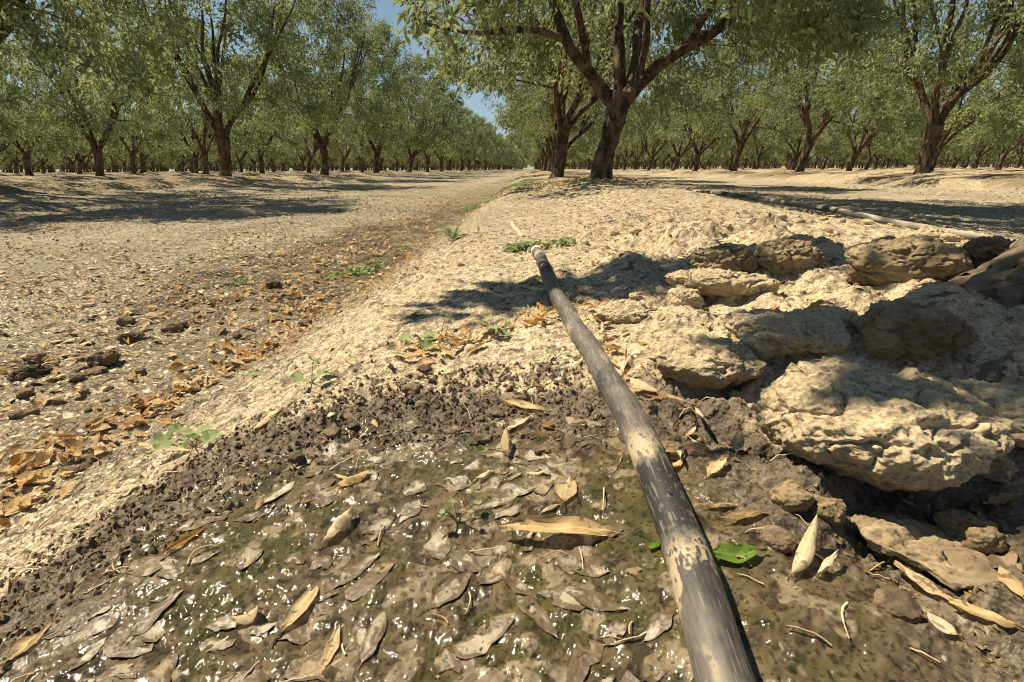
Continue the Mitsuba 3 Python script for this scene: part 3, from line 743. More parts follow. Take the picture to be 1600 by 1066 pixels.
CLODS = [
    (0.2295, 0.3434, 0.07824, 0.07433, 0.04068, -0.6891, 'clod_soil', 0.36, 0.28, 0.72, 0.06, 'biggest pale soil clod with a shaded overhanging front, right of the hose'),
    (0.3255, 0.351, 0.04007, 0.04408, 0.01683, -0.5477, 'clod_soil', 0.38, 0.25, 0.6, 0.05, 'pale soil slab joined to the right side of the biggest clod'),
    (0.1672, 0.4912, 0.05478, 0.05204, 0.0241, -0.2281, 'clod_soil', 0.36, 0.25, 0.75, 0.05, 'pale soil clod with a dark hollow under its front, second from the hose'),
    (0.2528, 0.5255, 0.06315, 0.04736, 0.02526, -0.5483, 'clod_soil', 0.38, 0.25, 0.5, 0, 'broad pale soil clod just behind the biggest clod'),
    (0.3424, 0.4812, 0.04482, 0.03586, 0.02958, -0.5185, 'brown_and_shaded_soil', 0.36, 0.15, 0.55, 0, 'shaded rounded brown clod in front of the trunk foot'),
    (0.5036, 0.7526, 0.07531, 0.06025, 0.04669, -0.5398, 'brown_and_shaded_soil', 0.36, 0.15, 0.5, 0, 'large dark shaded clod beneath the grey side hose'),
    (0.3982, 0.8484, 0.05215, 0.04172, 0.03546, -0.1388, 'brown_and_shaded_soil', 0.36, 0.15, 0.5, 0, 'half lit knobbly clod left of the large shaded clod'),
    (0.2989, 0.8503, 0.0532, 0.04256, 0.0266, -0.338, 'brown_and_shaded_soil', 0.36, 0.2, 0.4, 0, 'low shaded clod left of the knobbly clod'),
    (0.2374, 0.5738, 0.02587, 0.02328, 0.01604, 0.007662, 'clod_soil', 0.3, 0.15, 0.5, 0, 'small round pale clod above the broad clod'),
    (0.6403, 0.7683, 0.04855, 0.03884, 0.02913, -0.6948, 'brown_and_shaded_soil', 0.36, 0.2, 0.5, 0, 'brown clod wedged between the large shaded clod and the trunk'),
    (0.218, 0.2598, 0.04127, 0.02476, 0.008255, -0.9481, 'brown_and_shaded_soil', 0.42, 0.4, 0.5, 0, 'flat damp brown soil slab in front of the biggest clod'),
    (0.249, 0.2677, 0.01786, 0.01428, 0.01161, -0.5492, 'clod_soil', 0.6, 0.1, 0.45, 0, 'knobbly crumbling clod right above the flat damp slab'),
    (0.2846, 0.3174, 0.02755, 0.01515, 0.01102, -0.9309, 'clod_soil', 0.45, 0.2, 0.9, 0, 'narrow tongue of pale soil sticking out under the biggest clod'),
    (0.1768, 0.216, 0.01096, 0.008765, 0.006026, -0.686, 'dark_soil', 0.4, 0.2, 0.4, 0, 'small dark damp lump below the flat slab'),
    (0.1572, 0.2852, 0.01323, 0.01059, 0.007941, -0.5038, 'clod_soil', 0.5, 0.1, 0.4, 0, 'small crumbly knob under the left end of the biggest clod'),
    (0.1757, 0.2796, 0.01121, 0.008968, 0.007847, -0.561, 'clod_soil', 0.5, 0.1, 0.4, 0, 'small pale knob hanging in the shade of the biggest clod'),
    (0.1008, 0.3452, 0.009457, 0.008511, 0.005674, -0.08419, 'clod_soil', 0.45, 0.1, 0.5, 0, 'pale block of soil touching the right side of the hose'),
    (0.118, 0.3501, 0.01045, 0.009403, 0.005224, -0.1251, 'clod_soil', 0.45, 0.1, 0.5, 0, 'little brown clod right of the pale block by the hose'),
    (0.162, 0.5684, 0.04115, 0.02469, 0.01235, -0.2777, 'clod_soil', 0.35, 0.3, 0.35, 0, 'low pale mound of soil left of the clod with the hollow'),
    (0.2661, 0.7932, 0.0872, 0.0436, 0.02267, -0.3236, 'clod_soil', 0.35, 0.3, 0.3, 0, 'long low pale mound below the band of shade'),
    (0.1216, 0.6924, 0.04129, 0.02477, 0.01404, -0.1738, 'clod_soil', 0.35, 0.3, 0.35, 0, 'pale mound close to the right side of the hose bend'),
    (0.2979, 0.5348, 0.02222, 0.01778, 0.01111, -0.5082, 'clod_soil', 0.35, 0.2, 0.4, 0, 'pale clod beside the shaded clod in front of the trunk'),
    (0.1379, 0.256, 0.01045, 0.009409, 0.00575, -0.494, 'dark_soil', 0.4, 0.2, 0.4, 0, 'wet dark lump of mud left of the standing pale leaf'),
    (-0.7769, 0.8912, 0.02534, 0.02027, 0.01571, 0.717, 'dark_soil', 0.55, 0.1, 0.45, 0, 'dark crumbly clod standing alone left of the leaf furrow'),
    (-0.8573, 0.8273, 0.03143, 0.01886, 0.01257, 0.8032, 'dark_soil', 0.55, 0.1, 0.4, 0, 'dark crusty clod at the left edge above the furrow'),
    (-0.7653, 0.8145, 0.01392, 0.01114, 0.006961, 0.7542, 'dark_soil', 0.55, 0.1, 0.4, 0, 'dark little clod between the two dark clods at left'),
    (-0.8259, 1.024, 0.03005, 0.01502, 0.01202, 0.6789, 'dark_soil', 0.55, 0.1, 0.4, 0, 'dark ragged clod behind the one standing alone'),
    (-0.7664, 1.544, 0.02642, 0.02113, 0.01585, 0.4607, 'dark_soil', 0.55, 0.1, 0.4, 0, 'dark clod at the tip of the small clover strip'),
    (-0.742, 0.6884, 0.02134, 0.0128, 0.008536, 0.8228, 'dark_soil', 0.55, 0.1, 0.4, 0, 'dark crusted lump just above the furrow leaves at left'),
    (-0.7903, 1.103, 0.02511, 0.01506, 0.01255, 0.6219, 'dark_soil', 0.55, 0.1, 0.4, 0, 'dark pitted clod right above the start of the leaf furrow'),
]
taken = []
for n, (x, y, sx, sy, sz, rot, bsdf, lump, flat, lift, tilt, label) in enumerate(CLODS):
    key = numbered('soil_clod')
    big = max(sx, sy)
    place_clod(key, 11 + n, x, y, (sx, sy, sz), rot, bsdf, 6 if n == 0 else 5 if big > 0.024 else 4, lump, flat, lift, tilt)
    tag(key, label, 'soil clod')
    taken.append((x, y, big))
rng = np.random.default_rng(21)
clod_spot = {}


def scatter_clods(n, sample, smin, smax, bsdf, label, group):
    made = 0
    while made < n:
        x, y = sample()
        if any(math.hypot(x - a, y - b) < c * 0.8 for a, b, c in taken) or abs(x - np.interp(y, [h[1] for h in HOSE], [h[0] for h in HOSE])) < 0.022:
            continue
        s = smin * (smax / smin) ** rng.uniform() ** 1.7
        key = numbered('soil_clod')
        place_clod(key, int(rng.integers(1000)), x, y, (s, s * rng.uniform(0.7, 1.1), s * rng.uniform(0.5, 0.8)), rng.uniform(0, 6.3), bsdf, 4 if s > 0.02 else 3 if s > 0.006 else 2, 0.5, 0.1, 0.3)
        tag(key, label, 'soil clod', group)
        clod_spot[key] = (x, y)
        taken.append((x, y, s))
        made += 1


scatter_clods(46, lambda: (rng.uniform(0.13, 1.0), rng.uniform(0.3, 1.6)), 0.008, 0.035, 'clod_soil', 'small dry tan soil clod lying between the big clods right of the hose', 'small clods among the big clods')
scatter_clods(34, lambda: (-0.75 + rng.normal() * 0.16, rng.uniform(0.55, 1.5)), 0.006, 0.02, 'dark_soil', 'small dark crumbly soil clod at the edge of the sandy track', 'dark clods along the track edge')
scatter_clods(26, lambda: (rng.uniform(-0.25, 0.05), rng.uniform(0.36, 0.56)), 0.004, 0.010, 'dark_soil', 'tiny damp dark crumb of soil on the damp crust left of the hose', 'crumbs on the damp crust')

# loose crumbs of soil, past counting
bv = np.array([[1, 0, 0], [0, 1, 0], [-1, 0, 0], [0, -1, 0], [0, 0, 1], [0.1, 0.1, -1.0]])
bf = np.array([[0, 1, 4], [1, 2, 4], [2, 3, 4], [3, 0, 4], [1, 0, 5], [2, 1, 5], [3, 2, 5], [0, 3, 5]])


def crumbs(n, xs, ys, sizes):
    t = R.uniform(0, 6.3, n)[:, None]
    v = bv[None] * (1 + 0.4 * R.normal(size=(n, 6, 1))).clip(0.4, 1.7) * (sizes[:, None, None] * np.array([1, 1, 0.8]))
    v = np.stack([v[..., 0] * np.cos(t) - v[..., 1] * np.sin(t), v[..., 0] * np.sin(t) + v[..., 1] * np.cos(t), v[..., 2] + 0.3 * v[..., 0]], -1)
    v = v + np.stack([xs, ys, height(xs, ys) + sizes * 0.25], 1)[:, None]
    return v.reshape(-1, 3), (bf[None] + (np.arange(n) * 6)[:, None, None]).reshape(-1, 3)


n = 62000
a_, r_ = R.uniform(-1.1, 0.95, n), 0.13 * (9.0 / 0.13) ** R.uniform(0, 1, n)
xs, ys = np.sin(a_) * r_, np.cos(a_) * r_
s_ = soak(xs, ys)
pm = fbm(p3(xs, ys, 2.6, 15.0), 3)
ok = (s_ > 0.85) & (R.uniform(0, 1, n) < sst(0.3, 0.62, pm) * np.where(np.abs(xs - 0.3) > 0.95, 0.4, 1.0) + 0.12)
xs, ys, r_ = xs[ok], ys[ok], r_[ok]
put('soil_crumbs', crumbs(len(xs), xs, ys, (0.0005 + 0.0019 * r_ ** 0.6) * (0.25 + 1.6 * R.uniform(0, 1, len(xs)) ** 5)), 'clod_soil', smooth=False)
tag('soil_crumbs', 'loose dry crumbs of tan soil strewn over the berm and the track', kind='stuff')
n = 14000
xs, ys = R.uniform(-0.45, 0.06, n), R.uniform(0.06, 0.6, n)
ok = (soak(xs, ys) > 0.72) & (soak(xs, ys) < 1.25)
xs, ys = xs[ok], ys[ok]
put('damp_crumbs', crumbs(len(xs), xs, ys, R.uniform(0.4, 1.5, len(xs)) ** 2 * 0.0013), 'dark_soil', smooth=False)
tag('damp_crumbs', 'dark damp crumbs of soil round the rim of the wet patch', kind='stuff')


# ------------------------------------------------------------------ fallen leaves
def leaf_grid(L, W, across, along, twist, rng, n=9, m=5, stalk=0.16):
    t, s = np.linspace(0, 1, n + 1), np.linspace(-1, 1, m)
    tt = np.clip((t - stalk) / (1 - stalk), 0, 1)
    hw = np.maximum(W / 2 * np.sin(np.pi * tt ** rng.uniform(0.7, 0.95)) ** rng.uniform(0.6, 0.95), L * 0.008)
    ragged = rng.uniform(0.06, 0.3)
    ca = max(abs(across), 1e-3) * np.sign(across if across else 1)
    Tt, Ss = np.meshgrid(t, s, indexing='ij')
    ang_ = Ss * ca * (0.6 + 0.5 * noise(np.stack([Tt * 4 + rng.uniform(0, 50), Ss * 0, Ss * 0], -1)))
    hw = hw[:, None] * (1 - 2 * ragged * np.clip(noise(np.stack([Tt * 7 + rng.uniform(0, 90), np.sign(Ss) * 3, Ss * 0], -1)) - 0.35, 0, 1) * np.abs(Ss) * (tt[:, None] > 0))
    lx = hw / ca * np.sin(ang_)
    lz = hw / ca * (1 - np.cos(ang_))
    al = along if abs(along) > 1e-3 else 1e-3
    th = (t - 0.5) * al
    cy, cz = L / al * np.sin(th), L / al * (1 - np.cos(th))
    wig = (fbm(np.stack([Tt * 5, Ss * 1.5, Ss * 0 + rng.uniform(0, 90)], -1), 2) - 0.5) * W * rng.uniform(0.25, 0.55)
    nx, ny = -np.sin(th), np.cos(th)
    z = lz + wig
    tw = twist * (t - 0.5)
    x2 = lx * np.cos(tw)[:, None] - z * np.sin(tw)[:, None]
    z2 = lx * np.sin(tw)[:, None] + z * np.cos(tw)[:, None]
    v = np.stack([x2, cy[:, None] + z2 * nx[:, None], cz[:, None] + z2 * ny[:, None]], -1)
    uv = np.stack([(Ss + 1) / 2 * 0.98 + 0.01, Tt], -1)
    i, j = np.meshgrid(np.arange(n), np.arange(m - 1), indexing='ij')
    q = np.stack([i * m + j, i * m + j + 1, (i + 1) * m + j + 1, (i + 1) * m + j], -1).reshape(-1, 4)
    return v.reshape(-1, 3), np.vstack([q[:, [0, 1, 2]], q[:, [0, 2, 3]]]), uv.reshape(-1, 2)


def set_down(v, x, y, head, flip, tilt_a, tilt_b, sink, zoff=0.0, drape=False):
    """Turns a leaf and lets it rest on the ground at x, y; head: direction of its tip, from +y towards +x."""
    if flip:
        v = v * [1, 1, -1]
    c, s = math.cos(tilt_a), math.sin(tilt_a)
    v = np.stack([v[:, 0] * c - v[:, 2] * s, v[:, 1], v[:, 0] * s + v[:, 2] * c], 1)
    c, s = math.cos(tilt_b), math.sin(tilt_b)
    v = np.stack([v[:, 0], v[:, 1] * c - v[:, 2] * s, v[:, 1] * s + v[:, 2] * c], 1)
    c, s = math.cos(head), math.sin(head)
    v = np.stack([v[:, 0] * c + v[:, 1] * s, -v[:, 0] * s + v[:, 1] * c, v[:, 2]], 1)
    v = v + [x, y, 0]
    g = height(v[:, 0], v[:, 1])
    if drape:      # soaked through: it follows the mud, which covers part of it
        v[:, 2] = g + 0.12 * v[:, 2] + zoff + 0.0024 * (fbm(p3(v[:, 0], v[:, 1], 90.0, 77.0), 2) - 0.62)
        return v
    v[:, 2] += np.max(g - v[:, 2]) * (1 - sink) + np.mean(g - v[:, 2]) * sink + zoff
    return v


leaf_no = [0]
spot = {}


def tone(target, palette_len):
    """The next leaf number whose colour in leaf_pattern is the palette's entry TARGET (None: any)."""
    while True:
        leaf_no[0] += 1
        i = leaf_no[0]
        if target is None:
            return i
        h = (((i + 1000000) * 374761393 & 0xFFFFFFFF) + (1000001 * 668265263 & 0xFFFFFFFF) + (1000007 * 2147483647 & 0xFFFFFFFF)) & 0xFFFFFFFF
        h = ((h ^ (h >> 13)) * 1274126177) & 0xFFFFFFFF
        a = ((h ^ (h >> 16)) & 0xFFFFFF) / 16777215.0
        if int(a * palette_len) == target:
            return i


def add_leaf(name, x, y, L, W, head, across, along, twist, flip, ta, tb, sink, bsdf, col, label, category, group=None, n=9, m=5, zoff=0.001):
    v, f, uv = leaf_grid(L, W, across, along, twist, R, n, m)
    uv[:, 0] += tone(col, {'dry_leaf': len(DRY), 'wet_leaf': len(WETL), 'green_leaf': len(GRN)}[bsdf])
    key = numbered(name)
    spot[key] = (x, y)
    put(key, (set_down(v, x, y, head, flip, ta, tb, sink, zoff, bsdf == 'wet_leaf'), f), bsdf, smooth=True, uv=uv)
    tag(key, label, category, group)


LEAVES = [
    (-0.1235, 0.2833, 0.03391, 0.02002, 0.4009, 1.5, 0.5, 0.3, True, 0.15, 0.25, 0.1, 'dry_leaf', 1, 'pale rolled leaf with a hard shadow, propped on the wet mud'),
    (-0.1493, 0.2169, 0.02309, 0.009896, 1.119, 0.7, -3, 0.4, True, 0, 0, 0, 'dry_leaf', 0, 'tan leaf arched like a bridge over the wet mud'),
    (-0.2541, 0.2027, 0.02471, 0.01177, 0.3195, 1.3, 0.7, 0.5, False, 0.2, 0.1, 0.1, 'dry_leaf', 3, 'large tan folded leaf in the bottom left corner'),
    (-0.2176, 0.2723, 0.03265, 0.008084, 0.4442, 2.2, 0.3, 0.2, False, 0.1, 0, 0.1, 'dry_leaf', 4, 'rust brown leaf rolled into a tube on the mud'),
    (-0.1229, 0.2243, 0.04722, 0.009893, 0.2085, 0.5, 0.2, 0.1, False, 0, 0, 0.5, 'dry_leaf', 0, 'flat narrow tan leaf pointing up from the wet mud'),
    (-0.1018, 0.2498, 0.03743, 0.01354, 0.6557, 0.3, 0.1, 0, False, 0, 0, 0.8, 'wet_leaf', 0, 'grey soaked leaf lying right of the rolled pale leaf'),
    (-0.1984, 0.2179, 0.03638, 0.01039, 0.3256, 0.3, 0.1, 0, False, 0, 0, 0.8, 'wet_leaf', 2, 'long grey soaked leaf left of the arched leaf'),
    (-0.04572, 0.2332, 0.03855, 0.01542, 0.6949, 0.3, 0.1, 0.1, False, 0, 0, 0.7, 'wet_leaf', 1, 'grey soaked leaf with a raised brown midrib in mid puddle'),
    (0.03027, 0.2241, 0.03847, 0.01539, 2.028, 0.3, 0.1, 0, False, 0, 0, 0.7, 'wet_leaf', 2, 'pale soaked leaf left of the hose at the bottom'),
    (0.02061, 0.2725, 0.08088, 0.01849, -1.508, 1.2, -0.2, 0.5, False, 0.15, 0, 0.5, 'dry_leaf', 5, 'long tan leaf with curled brown edges beside the hose'),
    (-0.1302, 0.3353, 0.03033, 0.01444, 0.8261, 1.2, 0.5, 0.3, True, 0.1, 0.1, 0.1, 'dry_leaf', 2, 'orange brown curled leaf on the damp crust'),
    (-0.1807, 0.3222, 0.03416, 0.01366, 0.4802, 0.35, 0.1, 0, False, 0, 0, 0.7, 'wet_leaf', 2, 'broad pale soaked leaf below the damp crust'),
    (-0.2532, 0.4543, 0.05662, 0.01833, 0.03281, 0.7, 0.3, 0.2, True, 0.3, 0, 0.2, 'dry_leaf', 3, 'tan boat-shaped leaf on the rim of the damp crust'),
    (-0.01222, 0.4074, 0.0352, 0.01508, 0.7793, 0.8, 0.3, 0.2, False, 0.2, 0.1, 0.15, 'dry_leaf', 1, 'straw leaf with wavy edge in the middle of the crust'),
    (-0.004679, 0.4348, 0.05056, 0.01348, -1.147, 1.2, 0.4, 0.3, False, 0.2, 0, 0.1, 'dry_leaf', 3, 'thin pale curled leaf above the straw leaf'),
    (-0.01871, 0.3664, 0.02964, 0.01694, -0.1157, 1.8, 0.3, 0.2, True, 0, 0.5, 0.1, 'dry_leaf', 0, 'tan cone-shaped leaf standing on the damp crust'),
    (-0.03438, 0.3355, 0.01834, 0.01083, 0.8448, 1.7, 0.6, 0.2, True, 0, 0.1, 0.2, 'dry_leaf', 1, 'pale ribbed folded leaf at the upper edge of the puddle'),
    (0.02329, 0.3145, 0.03447, 0.01641, 0.2123, 0.4, 0.1, 0, False, 0, 0, 0.6, 'dry_leaf', 0, 'pinkish flat leaf in the puddle left of the hose'),
    (-0.3612, 0.3986, 0.02868, 0.01147, 1.283, 0.9, 0.4, 0, True, 0.1, 0.1, 0.15, 'dry_leaf', 1, 'straw leaf beside a curled one below the mallow seedling'),
    (-0.3522, 0.4516, 0.06259, 0.01311, 1.713, 0.6, 0.2, 0, True, 0.1, 0, 0.2, 'dry_leaf', 1, 'whitish narrow leaf pointing at the mallow seedling'),
    (-0.4426, 0.5376, 0.04538, 0.01297, 1.932, 0.5, 0.1, 0, True, 0.1, 0, 0.3, 'dry_leaf', 3, 'short whitish leaf on the dry soil left of the seedling'),
    (0.1125, 0.2829, 0.02287, 0.009149, 1.605, 1.5, 0.5, 0.2, False, 0.4, 0, 0.1, 'dry_leaf', 0, 'tan rolled leaf right of the hose on wet mud'),
    (0.1227, 0.2711, 0.03257, 0.01055, 1.385, 1.4, 0.6, 0.3, False, 0.3, 0, 0.1, 'dry_leaf', 2, 'amber curled leaf in front of the rolled one by the hose'),
    (0.1446, 0.2432, 0.05314, 0.01518, 0.6895, 1.5, -0.6, 0.4, True, 0.2, 0.2, 0.05, 'dry_leaf', 1, 'pale crooked leaf standing up from the mud'),
    (0.1543, 0.2386, 0.03116, 0.008308, 0.8366, 1.7, 0.3, 0.2, True, 0.2, 0.1, 0.1, 'dry_leaf', 1, 'small pale pod-like leaf right of the crooked leaf'),
    (0.2035, 0.2328, 0.03553, 0.01218, 2.806, 0.7, 0.3, 0.2, True, 0.2, 0, 0.2, 'dry_leaf', 0, 'broad tan leaf below the flat damp slab'),
    (0.2155, 0.2103, 0.02916, 0.009444, -0.9155, 0.8, 0.3, 0.3, True, 0.2, 0, 0.2, 'dry_leaf', 5, 'tan leaf overlapping the broad one at the right edge'),
    (0.1925, 0.2082, 0.01727, 0.009868, 2.938, 0.5, 0.2, 0.2, True, 0, 0.1, 0.2, 'dry_leaf', 1, 'pale torn leaf under the broad tan leaf'),
    (0.2548, 0.2555, 0.06695, 0.0153, 0.421, 0.8, 0.3, 0.2, False, 0.2, 0, 0.2, 'wet_leaf', 3, 'long grey brown leaf slanting down at the right edge'),
    (0.2832, 0.2897, 0.02633, 0.01254, 1.367, 1.5, 0.5, 0.3, False, 0.3, 0.1, 0.1, 'dry_leaf', 2, 'curled tan leaf above the long grey brown leaf'),
    (0.2316, 0.2199, 0.02547, 0.01019, 0.2896, 0.8, 0.3, 0.2, True, 0.2, 0, 0.2, 'dry_leaf', 2, 'amber leaf tucked beside the right edge'),
    (0.1231, 0.3208, 0.02981, 0.01419, 0.7918, 0.9, 0.4, 0.3, False, 0.2, 0.2, 0.1, 'dry_leaf', 3, 'straw leaf leaning on soil beside the hose'),
    (0.1482, 0.3508, 0.02657, 0.01265, 0.432, 1.3, 0.4, 0.3, False, 0.2, 0.3, 0.1, 'dry_leaf', 0, 'tan folded leaf behind the straw one beside the hose'),
    (0.09991, 0.4671, 0.05053, 0.02021, 2.687, 0.6, 0.3, 0.2, True, 0.1, 0.1, 0.1, 'dry_leaf', 1, 'pale broad leaf touching the right side of the hose'),
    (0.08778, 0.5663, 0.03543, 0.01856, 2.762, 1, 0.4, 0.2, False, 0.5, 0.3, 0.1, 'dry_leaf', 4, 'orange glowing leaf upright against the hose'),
    (0.09145, 0.5169, 0.03969, 0.0189, 0.2351, 0.9, 0.4, 0.2, False, 0.5, 0.3, 0.1, 'dry_leaf', 1, 'pale leaf upright below the orange one'),
    (0.1369, 0.408, 0.03836, 0.008038, -3.024, 0.9, 0.2, 0.1, True, 0.2, 0.2, 0.1, 'dry_leaf', 1, 'thin pinkish white leaf in the hollow by the hose'),
    (0.04098, 0.8374, 0.04537, 0.02593, 0.3252, 0.6, 0.3, 0.2, True, 0.1, 0.2, 0.1, 'dry_leaf', 1, 'cream leaf right of the hose at the band of shade'),
    (0.3546, 0.674, 0.03938, 0.01125, 1.974, 1.2, 0.2, 0.1, True, 0.1, 0, 0.2, 'dry_leaf', 1, 'pale greenish rolled leaf on the clods'),
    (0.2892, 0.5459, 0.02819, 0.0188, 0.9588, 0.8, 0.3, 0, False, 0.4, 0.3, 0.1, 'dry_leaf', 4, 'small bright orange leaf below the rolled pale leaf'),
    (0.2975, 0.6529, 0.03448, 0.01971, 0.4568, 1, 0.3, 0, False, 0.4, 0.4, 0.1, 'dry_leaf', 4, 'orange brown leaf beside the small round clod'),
    (0.2993, 0.4808, 0.02303, 0.01097, 2.395, 0.7, 0.3, 0.2, True, 0.1, 0.1, 0.1, 'dry_leaf', 0, 'tan leaf in the gap behind the biggest clod'),
    (0.4002, 0.5331, 0.03236, 0.01048, 2.003, 1.3, 0.1, 0.1, True, 0.1, 0, 0.3, 'wet_leaf', 0, 'grey rolled leaf in shade left of the trunk foot'),
    (0.2304, 0.2917, 0.01522, 0.005798, -3.047, 0.8, 0.3, 0.2, True, 0.1, 0.2, 0.1, 'dry_leaf', 1, 'pinkish white leaf in the dark hollow under the biggest clod'),
    (0.1107, 0.2448, 0.03359, 0.01471, -1.688, 0.35, 0.2, 0.1, False, 0.15, 0, 0.3, 'green_leaf', 1, 'fresh green leaf half under the right side of the hose'),
    (0.06853, 0.2549, 0.01011, 0.005777, 1.02, 0.4, 0.2, 0.1, False, 0.15, 0, 0.3, 'green_leaf', 0, 'scrap of bright green leaf at the left side of the hose'),
    (0.001381, 0.2182, 0.04044, 0.01155, 2.509, 0.3, 0.1, 0, False, 0, 0, 0.8, 'wet_leaf', 0, 'soaked leaf below the pale soaked leaf, mid puddle'),
    (-0.02783, 0.2008, 0.02285, 0.008705, 0.5827, 0.3, 0.1, 0, False, 0, 0, 0.8, 'wet_leaf', 2, 'brownish soaked leaf at the bottom of the puddle'),
    (-0.07754, 0.2033, 0.03487, 0.01129, 0.09495, 0.3, 0.1, 0, False, 0, 0, 0.8, 'wet_leaf', 1, 'dull soaked leaf with blurred edge near the bottom'),
    (-0.09674, 0.1982, 0.03081, 0.007629, -0.05199, 0.5, 0.1, 0, False, 0, 0, 0.6, 'dry_leaf', 0, 'narrow rust-edged leaf near the bottom of the puddle'),
    (-0.2164, 0.1941, 0.02187, 0.008331, 0.2387, 0.3, 0.1, 0, False, 0, 0, 0.8, 'wet_leaf', 2, 'soaked leaf right of the big folded corner leaf'),
    (0.05981, 0.2037, 0.02493, 0.01187, 0.8765, 0.3, 0.1, 0, False, 0, 0, 0.8, 'wet_leaf', 2, 'pale crumpled soaked leaf beside the hose near the bottom'),
    (0.02999, 0.2442, 0.02662, 0.01267, 1.891, 0.7, 0.2, 0, False, 0, 0, 0.5, 'wet_leaf', 3, 'brown soaked leaf with a dry curl, left of the hose'),
]
for (x, y, L, W, head, across, along, twist, flip, ta, tb, sink, bsdf, col, label) in LEAVES:
    add_leaf('fallen_leaf', x, y, L, W, head, across, along, twist, flip, ta, tb, sink, bsdf, col, label, 'leaf', n=14, m=7, zoff=0.0012 if bsdf == 'wet_leaf' else 0.0005)


def strew(n, sample, label, group, size=(0.02, 0.04), bsdf='dry_leaf', flat=False, lift=0.0, sink=0.35, tones=(None,)):
    for _ in range(n):
        x, y = sample()
        L = R.uniform(*size)
        if flat:
            add_leaf('fallen_leaf', x, y, L, L * R.uniform(0.25, 0.6), R.uniform(0, 6.3), R.uniform(0.1, 0.5), R.uniform(-0.3, 0.3), 0, False, 0, 0, 0.8, bsdf, None, label, 'leaf', group, 14, 9, 0.0008)
        else:
            add_leaf('fallen_leaf', x, y, L, L * R.uniform(0.3, 0.45), R.uniform(0, 6.3), R.uniform(0.3, 1.7), R.uniform(-1.1, 1.3), R.uniform(-1, 1), R.uniform() < 0.5, R.normal() * 0.4, R.normal() * 0.25, sink, bsdf, tones[int(R.integers(len(tones)))], label, 'leaf', group, 8, 5, R.uniform(0, 1) * lift)


def furrow():
    y = R.uniform(0.48, 1.02)
    return np.interp(y, [0.4, 0.546, 0.723, 0.923, 1.1], [-0.52, -0.60, -0.585, -0.535, -0.52]) + R.normal() * 0.028, y


def nook():
    t = R.uniform()
    return -0.16 + 0.20 * t + R.normal() * 0.012, 0.60 + 0.14 * t + R.normal() * 0.02


strew(88, furrow, 'curled dry leaf in the leaf-filled furrow left of the berm', 'leaves in the furrow', (0.022, 0.042), lift=0.010, sink=0.15)
strew(74, nook, 'curled dry leaf in the small drift left of the hose among seedlings', 'leaves in the drift by the seedlings', (0.018, 0.032), lift=0.007, sink=0.1, tones=(2, 4, 4, 2, 0, 1, 3, 6))  # orange tones favoured, standing in for light through the leaves
def beside_hose():
    y = R.uniform(0.3, 0.88)
    return np.interp(y, [h[1] for h in HOSE], [h[0] for h in HOSE]) + 0.018 + abs(R.normal()) * 0.02, y


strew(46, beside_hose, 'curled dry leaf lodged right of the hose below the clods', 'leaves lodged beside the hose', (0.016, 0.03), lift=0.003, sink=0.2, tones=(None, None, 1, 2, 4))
strew(22, lambda: (R.uniform(0.12, 0.75), R.uniform(0.45, 1.3)), 'dry leaf lying in the gaps between the soil clods', 'leaves among the clods', (0.018, 0.034))
strew(48, lambda: (R.uniform(-0.24, 0.055), R.uniform(0.12, 0.38)), 'soaked grey-brown leaf lying flat in the wet mud', 'soaked leaves in the wet mud', (0.012, 0.034), 'wet_leaf', True)
strew(16, lambda: (R.uniform(-0.2, 0.06), R.uniform(0.28, 0.5)), 'small dry leaf on the damp crumbly soil left of the hose', 'leaves on the damp crust', (0.012, 0.024))


def litter(n, xs, ys, L, bsdf_uv_base, flatness):
    """Many small curled leaves or leaf scraps as one mesh: four triangles each."""
    a = R.uniform(0, 6.3, n)
    D = np.stack([np.cos(a), np.sin(a), R.normal(size=n) * flatness], 1)
    W = np.stack([-np.sin(a), np.cos(a), R.normal(size=n) * flatness], 1)
    W = W * (L * R.uniform(0.16, 0.26, n))[:, None]
    c = np.stack([xs, ys, height(xs, ys) + L * 0.1 + R.uniform(0, 0.3, n) * L * flatness], 1)
    up = np.array([0, 0, 1.0]) * (L * R.uniform(0.05, 0.3, n))[:, None]
    D = D * (L / 2)[:, None]
    v = np.stack([c - D, c - D * 0.2 + W + up, c - D * 0.2, c - D * 0.2 - W + up, c + D * 0.45 + W * 0.8 + up, c + D * 0.45 - W * 0.8 + up, c + D + up * 0.6], 1)
    f = np.array([[0, 2, 1], [0, 3, 2], [1, 2, 4], [2, 5, 4], [2, 3, 5], [4, 5, 6]])
    idn = bsdf_uv_base + np.arange(n)
    uv = np.stack([np.stack([idn + s, idn * 0 + t], 1) for s, t in ((0.5, 0), (0.95, 0.4), (0.5, 0.4), (0.05, 0.4), (0.9, 0.7), (0.1, 0.7), (0.5, 1))], 1)
    return v.reshape(-1, 3), (f[None] + (np.arange(n) * 7)[:, None, None]).reshape(-1, 3), uv.reshape(-1, 2)


